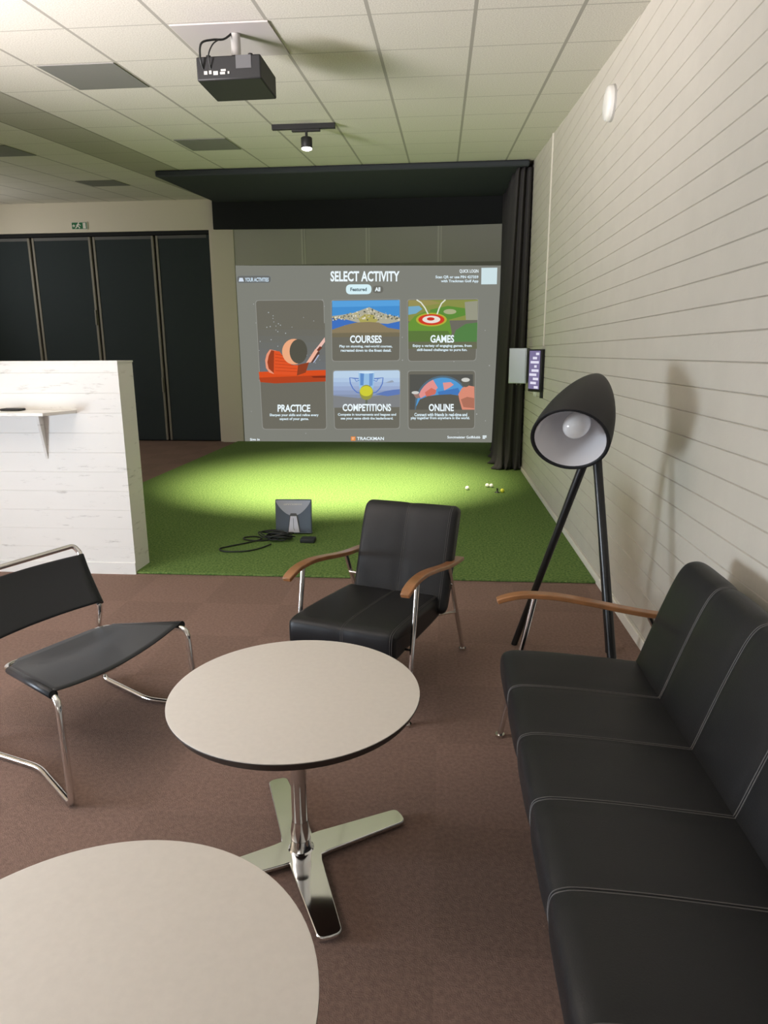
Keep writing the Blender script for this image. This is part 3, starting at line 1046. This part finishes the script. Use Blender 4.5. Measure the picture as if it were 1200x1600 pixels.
MB().box((XR - 0.02, 8.0, 1.06), (XR, 8.16, 1.17)).build('plate', M['white'], wp, 0.004)
MB().box((XR - 0.032, 8.03, 1.08), (XR - 0.02, 8.09, 1.13)).build('rocker', M['white'], wp, 0.003)

# exit sign over the folding doors
ex = empty('exit_sign', (-6.265, YB, 3.725), 'small green and white emergency exit sign above the folding doors', 'sign')
MB().box((-6.41, YB - 0.016, 3.665), (-6.12, YB, 3.785)).build('plate', M['white'], ex, 0.003)
mb = MB()
ye = YB - 0.017


def sgn(pts, mi, dy=0.0):
    mb.add([(-6.41 + a * 0.29, ye - dy, 3.665 + b_ * 0.12) for a, b_ in pts], [tuple(range(len(pts)))], mi)


sgn([(0.04, 0.06), (0.96, 0.06), (0.96, 0.94), (0.04, 0.94)], 0)
sgn([(0.30, 0.50), (0.40, 0.80), (0.46, 0.80), (0.60, 0.55), (0.56, 0.50), (0.47, 0.62), (0.44, 0.45), (0.54, 0.30), (0.52, 0.14), (0.47, 0.14), (0.47, 0.28), (0.38, 0.38), (0.30, 0.16), (0.22, 0.14), (0.24, 0.20), (0.33, 0.46)], 1, 0.001)
sgn([(0.47 + 0.045 * math.cos(t), 0.86 + 0.085 * math.sin(t)) for t in [k * math.pi / 6 for k in range(12)]], 1, 0.001)
sgn([(0.07, 0.44), (0.14, 0.44), (0.14, 0.26), (0.24, 0.50), (0.14, 0.74), (0.14, 0.56), (0.07, 0.56)], 1, 0.001)
sgn([(0.72, 0.12), (0.90, 0.12), (0.90, 0.88), (0.72, 0.88)], 1, 0.001)
mb.build('pictogram', [M['green'], M['white']], ex)

# ------------------------------------------------------------------ things on the turf
Tz = 0.018
for i, (x, y, m_, lab) in enumerate(((0.313, 7.717, 'ballw', 'white golf ball lying alone, leftmost on the turf'),
                                     (0.552, 7.895, 'ballw', 'left one of two touching white golf balls on the turf'),
                                     (0.598, 7.880, 'ballw', 'right one of two touching white golf balls on the turf'),
                                     (0.700, 7.585, 'bally', 'yellow golf ball beside the dark rubber tee'))):
    mb = MB().sphere((x, y, Tz + 0.0235), 0.0235, 20)
    tag(mb.build('golf_ball', M[m_], org=(x, y, Tz + 0.0235)), lab, 'golf ball', 'golf balls on the turf')
mb = MB()
mb.lathe([(0.03, Tz), (0.028, Tz + 0.006), (0.009, Tz + 0.01), (0.008, Tz + 0.04), (0.014, Tz + 0.046)], 16, Matrix.Translation((0.645, 7.59, 0)), caps=(True, True))
tag(mb.build('rubber_tee', M['cable'], org=(0.645, 7.59, Tz)), 'small dark rubber tee beside the yellow golf ball', 'tee')

# radar launch monitor
rd = empty('launch_monitor', (-1.268, 5.68, Tz), 'square slate golf launch monitor standing on the turf', 'launch monitor')
T = Matrix.Translation((-1.268, 5.665, Tz)) @ Matrix.Rotation(math.radians(3), 4, 'Z') @ Matrix.Rotation(math.radians(-5), 4, 'X')
MB().box((-0.157, 0.0, 0.012), (0.157, 0.045, 0.300), 0, T).build('body', M['slate'], rd, 0.006)
mb = MB()
pts = [(-0.150, 0.294)] + [(-0.150 + 0.30 * k / 20, 0.285 - 0.125 * math.sin(math.pi * k / 20) ** 0.8) for k in range(21)] + [(0.150, 0.294)]
mb.prism(pts, 0.0, 0.004, 0, T @ Matrix.Rotation(math.radians(90), 4, 'X'))
mb.build('top_shield', M['silver'], rd)
mb = MB()
mb.prism([(-0.052, 0.010), (0.062, 0.010), (0.034, 0.165), (0.026, 0.182), (-0.022, 0.182), (-0.03, 0.165)], 0.0, 0.007, 0, T @ Matrix.Rotation(math.radians(90), 4, 'X'))
mb.build('stand_surround', M['midgrey'], rd)
mb = MB()
mb.prism([(-0.044, 0.010), (0.054, 0.010), (0.028, 0.158), (-0.024, 0.158)], 0.0, 0.013, 0, T @ Matrix.Rotation(math.radians(90), 4, 'X'))
mb.prism([(0.001, 0.05), (0.012, 0.03), (0.014, 0.031), (0.004, 0.052), (0.003, 0.14), (0.0, 0.14)], 0.013, 0.015, 1, T @ Matrix.Rotation(math.radians(90), 4, 'X'))
mb.build('kick_stand', [M['palelilac'], M['slate']], rd)
pts, fs = text('brand_text', 'TRACKMAN', (-0.085, 0.268, 0.075, 0.254), None, None, None, 0.02)
mb = MB()
pts = [(p_[0], 0.254 + 0.268 - p_[1]) for p_ in pts]
mb.add([T @ Vector((a, -0.0055, 0.254 + (0.268 - b_) if False else b_)) for a, b_ in pts], fs)
mb.build('brand_text', M['white'], rd)
MB().box((-0.10, -0.02, 0.008), (0.16, 0.06, 0.016), 0, T).build('foot', M['slate'], rd, 0.004)

# tangle of black cable in front of the monitor
rg = random.Random(11)
pth = [(-1.27, 5.58, 0.035)]
for k in range(52):
    a = k * 1.25 + rg.uniform(-0.5, 0.5)
    rr = rg.uniform(0.05, 0.135)
    pth.append((-1.335 + 1.1 * rr * math.cos(a) - 0.01 * (k % 7), 5.47 + 0.75 * rr * math.sin(a), Tz + 0.012 + rg.uniform(0, 0.055)))
pth += [(-1.38, 5.46, 0.03), (-1.50, 5.40, 0.026), (-1.62, 5.42, 0.026), (-1.66, 5.49, 0.026), (-1.58, 5.53, 0.026), (-1.50, 5.47, 0.026), (-1.56, 5.36, 0.026),
        (-1.70, 5.22, 0.026), (-1.76, 5.14, 0.026), (-1.70, 5.07, 0.026), (-1.55, 5.08, 0.026), (-1.45, 5.16, 0.026), (-1.38, 5.30, 0.026)]
mb = MB().tube(catmull(pth, 5), 0.006, 8)
tag(mb.build('power_cable', M['cable'], org=(-1.35, 5.4, Tz)), 'tangled black cable lying in front of the launch monitor', 'cable')
mb = MB().box((-1.155, 5.37, Tz), (-1.03, 5.47, Tz + 0.035))
tag(mb.build('power_adapter', M['cable'], bevel=0.008), 'flat black power adapter beside the tangled cable', 'adapter')

# ------------------------------------------------------------------ shelf on the half wall
sh = empty('wall_shelf', (-2.75, 4.54, 1.17), 'narrow white shelf bracketed to the half wall', 'shelf')
MB().prism([(-4.6, 4.285), (-2.60, 4.285), (-2.505, 4.538), (-4.6, 4.538)], 1.160, 1.182).build('shelf_board', M['knotwood'], sh, 0.002)
T = Matrix(((0, 0, 1, -2.759), (-1, 0, 0, 4.538), (0, 1, 0, 0.0), (0, 0, 0, 1)))
MB().prism([(0.0, 0.84), (0.0, 1.160), (0.06, 1.160), (0.055, 1.10)], -0.009, 0.009, 0, T).build('bracket', M['knotwood'], sh)
MB().prism([(0.0, 0.84), (0.0, 1.160), (0.06, 1.160), (0.055, 1.10)], -1.209, -1.191, 0, T).build('bracket', M['knotwood'], sh)
mb = MB()
mb.box((-2.985, 4.42, 1.183), (-2.845, 4.50, 1.199))
tag(mb.build('remote_control', M['black'], bevel=0.006), 'small flat black gadget lying on the white shelf', 'gadget')

# ------------------------------------------------------------------ round tables
def star_outline(arms, hub=0.075, tipw=0.036, rootw=0.05):
    """arms: list of (angle, length) sorted by angle"""
    out = []
    n_ = len(arms)
    for i in range(n_):
        a, L_ = arms[i]
        d, nn = Vector((math.cos(a), math.sin(a))), Vector((-math.sin(a), math.cos(a)))
        a2 = arms[(i + 1) % n_][0]
        tip = []
        for k in range(9):
            t = -math.pi / 2 + math.pi * k / 8
            tip.append(d * (L_ - 0.022 + 0.022 * math.cos(t)) + nn * tipw * (math.sin(t) if abs(math.sin(t)) > 0.98 else math.copysign(abs(math.sin(t)) ** 0.6, math.sin(t))))
        out += [d * hub - nn * rootw] + tip + [d * hub + nn * rootw]
        am = (a + ((a2 - a) % (2 * math.pi)) / 2)
        out.append(Vector((math.cos(am), math.sin(am))) * (hub * 0.98))
    return [(q.x, q.y) for q in out]


def make_table(loc, label, r, h, arms):
    t = empty('round_table', loc, label, 'table', 'round lounge tables', local=True)
    mb = MB()
    mb.lathe([(1e-4, h), (r - 0.004, h), (r, h - 0.001), (r, h - 0.003)], 96, None, 0)
    mb.lathe([(r, h - 0.003), (r + 0.0005, h - 0.006), (r - 0.012, h - 0.028), (1e-4, h - 0.028)], 96, None, 1)
    tp = mb.build('tabletop', [M['laminate'], M['edge']], t)
    tp.data.set_sharp_from_angle(angle=math.radians(30))
    MB().lathe([(0.025, 0.10), (0.025, h - 0.03)], 32).build('column', M['polished'], t)
    MB().lathe([(0.11, h - 0.029), (0.11, h - 0.034), (0.026, h - 0.044)], 32, caps=(True, False)).build('top_plate', M['black'], t)
    MB().lathe([(0.030, 0.045), (0.031, 0.09), (0.0255, 0.125)], 32).build('collar', M['chrome'], t)
    mb = MB()
    mb.lathe([(0.042, 0.021), (0.036, 0.026), (0.033, 0.04), (0.031, 0.06)], 32)
    mb.prism(star_outline(arms), 0.008, 0.022)
    mb.build('star_base', M['polished'], t, 0.003, angle=50)
    for a, L_ in arms:
        MB().cyl((math.cos(a) * (L_ - 0.04), math.sin(a) * (L_ - 0.04), 0.0), 0.014, 0.009, 14).build('glide', M['black'], t)
    return t


arms = sorted([(math.atan2(0.346, -0.158), 0.385), (math.atan2(0.178, 0.298), 0.36), (math.atan2(-0.318, 0.143), 0.36), (math.atan2(-0.17, -0.30), 0.37)])
make_table((-0.424, 1.836, 0), 'white round table on a chrome star base in front of the armchair', 0.373, 0.566, arms)
arms2 = sorted([(a + 0.3, 0.36) for a, _ in arms])
make_table((-0.566, 0.828, 0), 'nearest white round table, cut off by the bottom of the photo', 0.386, 0.540, arms2)


# ------------------------------------------------------------------ leather seating with wooden arms
SEAT = [(-0.018, 0.375), (-0.014, 0.412), (0.012, 0.430), (0.06, 0.434), (0.2, 0.428), (0.35, 0.416), (0.48, 0.404), (0.555, 0.392),
        (0.575, 0.36), (0.555, 0.318), (0.48, 0.312), (0.3, 0.316), (0.12, 0.322), (0.03, 0.324), (-0.008, 0.338)]
BACK = [(0.505, 0.35), (0.535, 0.42), (0.575, 0.53), (0.618, 0.645), (0.660, 0.745), (0.688, 0.79), (0.715, 0.806), (0.745, 0.806), (0.772, 0.788),
        (0.768, 0.75), (0.735, 0.67), (0.69, 0.57), (0.645, 0.46), (0.60, 0.36), (0.57, 0.318), (0.535, 0.31), (0.512, 0.322)]


def cushion(mb, prof, xa, xb, seams, puff=0.010, stitch=(), sw=0.0016, edge_r=0.03):
    P = [Vector((q.x, q.y)) for q in catmull([(a, b_, 0) for a, b_ in prof], 4, True)]
    n_ = len(P)
    cen = sum(P, Vector((0, 0))) / n_
    nr = []
    area = sum(P[i].x * P[(i + 1) % n_].y - P[(i + 1) % n_].x * P[i].y for i in range(n_))
    for i in range(n_):
        t = (P[(i + 1) % n_] - P[i - 1]).normalized()
        q = Vector((t.y, -t.x))
        nr.append(q if area > 0 else -q)
    bounds = [xa] + list(seams) + [xb]
    st = []
    for k in range(6):                                  # rounded ends
        t = k / 6
        st.append((xa + edge_r * (1 - math.cos(t * math.pi / 2)) * 1.0, -edge_r * (1 - math.sin(t * math.pi / 2)) - 0.0))
    xs_ = []
    for a, b_ in zip(bounds[:-1], bounds[1:]):
        m_ = max(6, int((b_ - a) / 0.03))
        for k in range(m_):
            x = a + (b_ - a) * k / m_
            t = k / m_
            if xa + edge_r < x < xb - edge_r:
                pf = puff * (1 - abs(2 * t - 1) ** 5) - 0.003
                xs_.append((x, pf))
    st += xs_
    for k in range(5, -1, -1):
        t = k / 6
        st.append((xb - edge_r * (1 - math.cos(t * math.pi / 2)), -edge_r * (1 - math.sin(t * math.pi / 2))))
    vs, fs = [], []
    for x, off in st:
        for i in range(n_):
            q = P[i] + nr[i] * off
            vs.append((x, q.x, q.y))
    for s in range(len(st) - 1):
        for i in range(n_):
            j = (i + 1) % n_
            fs.append((s * n_ + i, s * n_ + j, (s + 1) * n_ + j, (s + 1) * n_ + i))
    mb.add(vs, fs, 0, True)
    for s in (0, len(st) - 1):
        c0 = len(mb.v)
        ring = vs[s * n_:(s + 1) * n_]
        mb.add(ring + [(st[s][0], cen.x, cen.y)], [(i, (i + 1) % n_, n_) for i in range(n_)], 0, True)
    for x, i0, i1 in stitch:
        on_seam = any(abs(x - q) < 1e-6 for q in seams)
        for dx in (-0.0045, 0.0045):
            path = []
            for i in range(i0, i1):
                q = P[i % n_] + nr[i % n_] * (-0.0022 if on_seam else puff - 0.003)
                path.append((x + dx, q.x, q.y))
            mb.tube(path, sw, 6, 1)


ARM = [(-0.03, 0.594), (0.0, 0.606), (0.05, 0.618), (0.11, 0.622), (0.2, 0.617), (0.32, 0.598), (0.45, 0.573), (0.58, 0.552), (0.75, 0.535)]


def make_arm(x, parent, w=0.046, th=0.02):
    mb = MB()
    pts = [Vector((q.x, q.y)) for q in catmull([(a, b_, 0) for a, b_ in ARM], 4)]
    vs, fs = [], []
    N_ = len(pts)
    for i, q in enumerate(pts):
        t = (pts[min(i + 1, N_ - 1)] - pts[max(i - 1, 0)]).normalized()
        nn = Vector((-t.y, t.x))
        ww = w / 2 * (1.0 if i > 4 else 0.86 + 0.035 * i)
        for sx, sn in ((-1, -1), (1, -1), (1, 1), (-1, 1)):
            r_ = q + nn * sn * th / 2
            vs.append((x + sx * ww, r_.x, r_.y))
    for i in range(N_ - 1):
        for k in range(4):
            k2 = (k + 1) % 4
            fs.append((i * 4 + k, i * 4 + k2, (i + 1) * 4 + k2, (i + 1) * 4 + k))
    fs += [(3, 2, 1, 0), tuple((N_ - 1) * 4 + k for k in range(4))]
    mb.add(vs, fs)
    return mb.build('armrest', M['oak'], parent, 0.004, angle=50)


def make_seating(name, loc, rz, label, cat, xa, xb, gap, seams_seat, stitch_seat, seams_back, stitch_back, sw, seat_shift=(0, 0, 0), back_shift=(0, 0, 0, 0), puff=0.008, drop=0.0, lean=0.0):
    t = empty(name, loc, label, cat, None, rz, True)
    ca, cb = xa + gap, xb - gap
    ns, nb = len(SEAT) * 4, len(BACK) * 4
    seat_p = [(a + seat_shift[1] * max(0.0, 1 - max(a, 0) / 0.5), b_ + seat_shift[2] - (drop if b_ < 0.385 else 0.0)) for a, b_ in SEAT]
    back_p = [(a + back_shift[2] - lean * (b_ - 0.35), b_ + back_shift[3]) for a, b_ in BACK]
    mb = MB()
    cushion(mb, seat_p, ca - seat_shift[0], cb, seams_seat, puff, [(x, -6, 30) for x in stitch_seat], sw)
    mb.build('seat', [M['leather'], M['thread']], t)
    mb = MB()
    cushion(mb, back_p, ca + back_shift[0], cb + back_shift[1], seams_back, puff, [(x, 0, 34) for x in stitch_back], sw)
    mb.build('backrest', [M['leather'], M['thread']], t)
    for x in (xa, xb):
        make_arm(x, t)
    for x in (xa, xb):
        top = 0.622 if x in (xa, xb) else 0.32
        k = top / 0.622
        l_ = MB().tube([(x, 0.0, 0.010), (x, 0.118 * k, top)], 0.0115, 14).build('leg', M['chrome'], t)
        MB().cyl((x, 0.0, 0.0), 0.019, 0.012, 16).build('foot_cap', M['chrome'], l_)
        zt = 0.548 if x in (xa, xb) else 0.30
        kk = zt / 0.548
        l_ = MB().tube([(x, 0.83, 0.010), (x, 0.83 - 0.27 * kk, zt)], 0.0115, 14).build('leg', M['chrome'], t)
        MB().cyl((x, 0.83, 0.0), 0.019, 0.012, 16).build('foot_cap', M['chrome'], l_)
    mb = MB()
    for x in (xa, xb):
        xi = x + (0.055 if x == xa else -0.055)
        mb.tube([(x, 0.060, 0.318), (xi, 0.075, 0.316), (xi, 0.52, 0.302), (x, 0.70, 0.263)], 0.007, 10)
    for y, z_ in ((0.14, 0.312), (0.50, 0.303)):
        mb.tube([(xa + 0.055, y, z_), (xb - 0.055, y, z_)], 0.009, 10)
    mb.tube([(xa, 0.60, 0.44), (xb, 0.60, 0.44)], 0.009, 10)
    for x in (xa, xb):
        mb.tube([(x, 0.60, 0.44), (x, 0.612, 0.45)], 0.009, 10)
    mb.build('seat_frame', M['chrome'], t)
    return t


W = 0.55
xm = -W / 2
make_seating('armchair', (-0.126, 2.622, 0.0), math.radians(-18.06),
             'black leather armchair with chrome legs and wooden arms facing the table', 'armchair',
             -W, 0.0, 0.036, [xm], [xm, -0.049], [xm + 0.02], [xm + 0.02, -0.032], 0.0009,
             (0.025, -0.045, 0.0), (0.012, 0.036, 0.0, -0.002), 0.004, 0.03)
Ls = 2.0
pn = (Ls - 0.16) / 6
ss = [0.08 + pn * k for k in range(1, 6)]
make_seating('sofa', (0.262, 2.57, 0.0), math.radians(-90),
             'long black leather sofa with grey seams along the right wall', 'sofa',
             0.0, Ls, 0.08, ss, ss, ss, ss, 0.0018, (0, 0, 0), (0, 0, -0.036, -0.004), 0.007, 0.012, 0.04)

# ------------------------------------------------------------------ sling chair of bent chrome tube
sc = empty('sling_chair', (-1.5, 2.45, 0.0), 'low black sling chair on bent chrome tube, left of the table', 'chair')
R_ = 0.0118
A, D = Vector((-1.80, 2.475, 0.285)), Vector((-1.590, 2.915, 0.285))
B, Cc = Vector((-1.335, 2.065, 0.395)), Vector((-1.112, 2.708, 0.398))
FB, FC = Vector((-1.271, 1.994, R_)), Vector((-1.045, 2.640, R_))
tubeR = fillet([(-1.73, 3.02, 0.625), (-1.665, 2.965, 0.50), (-1.585, 2.90, 0.405), (-1.62, 2.927, 0.30), (-1.622, 2.93, R_), (-1.317, 2.742, R_), (-1.20, 2.728, R_), tuple(FC),
                tuple(Cc + Vector((0.028, -0.034, 0.0))), tuple(D), tuple((A + D) / 2)],
               [0.08, 0.05, 0.05, 0.04, 0.05, 0.03, 0.03, 0.05, 0.045], 6)
offs = Vector((-0.235, -0.575, 0.0))
Fl1, Fl2 = Vector((-1.514, 2.20, R_)), Vector((-1.87, 2.318, R_))
tubeL = fillet([tuple(Vector((-1.73, 3.02, 0.625)) + offs), tuple(Vector((-1.665, 2.965, 0.50)) + offs), tuple(Vector((-1.585, 2.90, 0.405)) + offs),
                tuple(Vector((-1.62, 2.927, 0.30)) + offs), (-1.872, 2.37, R_), tuple(Fl2), tuple(Fl1), tuple(FB),
                tuple(B + Vector((0.028, -0.022, 0.0))), tuple(A), tuple((A + D) / 2)],
               [0.08, 0.05, 0.05, 0.04, 0.02, 0.05, 0.03, 0.05, 0.045], 6)
top0, top1 = Vector((-1.73, 3.02, 0.625)), Vector((-1.73, 3.02, 0.625)) + offs
up = Vector((-0.028, 0.02, 0.032))
hoop = fillet([tuple(top0), tuple(top0 + up * 0.9 + offs * 0.02), tuple(top1 + up * 0.9 - offs * 0.02), tuple(top1)], 0.09, 8)
mb = MB()
mb.tube(tubeR, R_, 14)
mb.tube(tubeL, R_, 14)
mb.tube(hoop, R_, 14)
mb.build('tube_frame', M['chrome'], sc)
# seat sling
mb = MB()
n1, n2 = 20, 14
vs, fs = [], []
a0, a1 = A + (B - A) * 0.0, B
d0, d1 = D + (Cc - D) * 0.0, Cc + (D - Cc) * 0.02
for i in range(n1 + 1):
    for j in range(n2 + 1):
        s, t = i / n1, j / n2
        cut = max(0.0, 1 - t / 0.13) * 0.13
        s = cut + s * (1 - 2 * cut)
        q = (a0.lerp(a1, t)).lerp(d0.lerp(d1, t), s)
        q = q + Vector((0, 0, R_ + 0.003 - (0.026 + 0.012 * t) * min(1.0, t / 0.3) * 4 * s * (1 - s)))
        vs.append(q)
for i in range(n1):
    for j in range(n2):
        k = i * (n2 + 1) + j
        fs.append((k, k + 1, k + n2 + 2, k + n2 + 1))
mb.add(vs, fs, 0, True)
mb.tube([a0.lerp(a1, 0.13), a1], R_ + 0.004, 14)
mb.tube([d0.lerp(d1, 0.13), d1], R_ + 0.004, 14)
seat = mb.build('seat', M['sling'], sc)
so = seat.modifiers.new('thickness', 'SOLIDIFY')
so.thickness = 0.004
# stretcher under the front of the seat
q0, q1 = B.lerp(Cc, 0.30) + Vector((-0.06, 0.03, -0.052)), B.lerp(Cc, 0.72) + Vector((-0.06, 0.03, -0.045))
MB().tube(catmull([tuple(q0), tuple(q0.lerp(q1, 0.5) + Vector((0, 0, -0.012))), tuple(q1)], 8), 0.008, 10).build('stretcher', M['chrome'], sc)
# back sling
mb = MB()
prof = [Vector((-1.722, 3.013, 0.612)), Vector((-1.690, 2.985, 0.555)), Vector((-1.645, 2.948, 0.49)), Vector((-1.588, 2.902, 0.415))]
prof = catmull([tuple(q) for q in prof], 5)
vs, fs = [], []
nn_ = 16
for i in range(nn_ + 1):
    s = i / nn_
    for q in prof:
        vs.append(q + offs * (s * 1.0) + Vector((0.012, -0.008, 0.006)) + Vector((-0.035, 0.016, 0)) * 4 * s * (1 - s))
Lp = len(prof)
for i in range(nn_):
    for j in range(Lp - 1):
        fs.append((i * Lp + j, i * Lp + j + 1, (i + 1) * Lp + j + 1, (i + 1) * Lp + j))
mb.add(vs, fs, 0, True)
for k in (0.0, 1.0):
    mb.tube([q + offs * k for q in prof], R_ + 0.004, 14)
bk = mb.build('backrest', M['sling'], sc)
so = bk.modifiers.new('thickness', 'SOLIDIFY')
so.thickness = 0.004

# ------------------------------------------------------------------ tripod floor lamp
fl = empty('floor_lamp', (0.68, 3.25, 0.0), 'black tripod floor lamp with egg shaped shade by the sofa', 'floor lamp')
RC = Vector((0.5524, 2.9700, 1.1825))                       # middle of the slanted opening
AP = Vector((0.7332, 3.3076, 1.4436))                       # tip of the egg
nr_ = Vector((0.2468, 0.8014, 0.5449)).normalized()
sx = nr_.orthogonal().normalized()
sy = nr_.cross(sx)
LEN, RR = (AP - RC).length, 0.1676
ax = (AP - RC) / LEN
LT = Matrix(((sx.x, sy.x, ax.x, RC.x), (sx.y, sy.y, ax.y, RC.y), (sx.z, sy.z, ax.z, RC.z), (0, 0, 0, 1)))


def egg(t, r0, l0):
    return max(1e-4, r0 * (1 - t ** 1.75) ** 0.72), l0 * t


outer = [egg(k / 28, RR, LEN) for k in range(29)]
inner = [egg(k / 28, RR - 0.017, LEN - 0.07) for k in range(29)]
mb = MB()
mb.lathe(outer, 48, LT)
mb.lathe([(RR - 0.016, 0.004), (RR - 0.008, -0.004), (RR, 0.0)], 48, LT)
mb.build('lamp_shade', M['black'], fl)
mb = MB().lathe([(r, z_ + 0.003) for r, z_ in inner], 48, LT)
mb.build('shade_lining', M['shadein'], fl)
mb = MB()
pr = [(1e-4, 0.0), (0.03, 0.006), (0.05, 0.026), (0.058, 0.055), (0.054, 0.082), (0.04, 0.108), (0.024, 0.13), (0.018, 0.17)]
mb.lathe([(r, z_) for r, z_ in catmull([(a, b_, 0) for a, b_ in pr], 3) and [(q.x, q.y) for q in catmull([(a, b_, 0) for a, b_ in pr], 3)]], 28,
         LT @ Matrix.Translation((0, 0, 0.045)))
mb.build('bulb', M['bulb'], fl)
MB().lathe([(0.026, 0.21), (0.026, 0.32)], 20, LT, caps=(True, True)).build('lamp_holder', M['white'], fl)
hub = Vector((0.685, 3.235, 1.06))
for ft, tp, r0, r1 in (((0.415, 3.50, 0.0), (0.69, 3.205, 1.12), 0.0165, 0.021), ((0.80, 2.86, 0.0), (0.715, 3.185, 1.12), 0.021, 0.021), ((0.905, 3.43, 0.0), (0.725, 3.22, 1.12), 0.018, 0.021)):
    f_, t_ = Vector(ft), Vector(tp)
    MB().tube([f_, f_.lerp(t_, 0.5), t_], [r0, (r0 + r1) / 2, r1], 16).build('leg', M['blackgloss'], fl)
MB().sphere((0.71, 3.205, 1.14), 0.04, 20).build('pivot_joint', M['black'], fl)
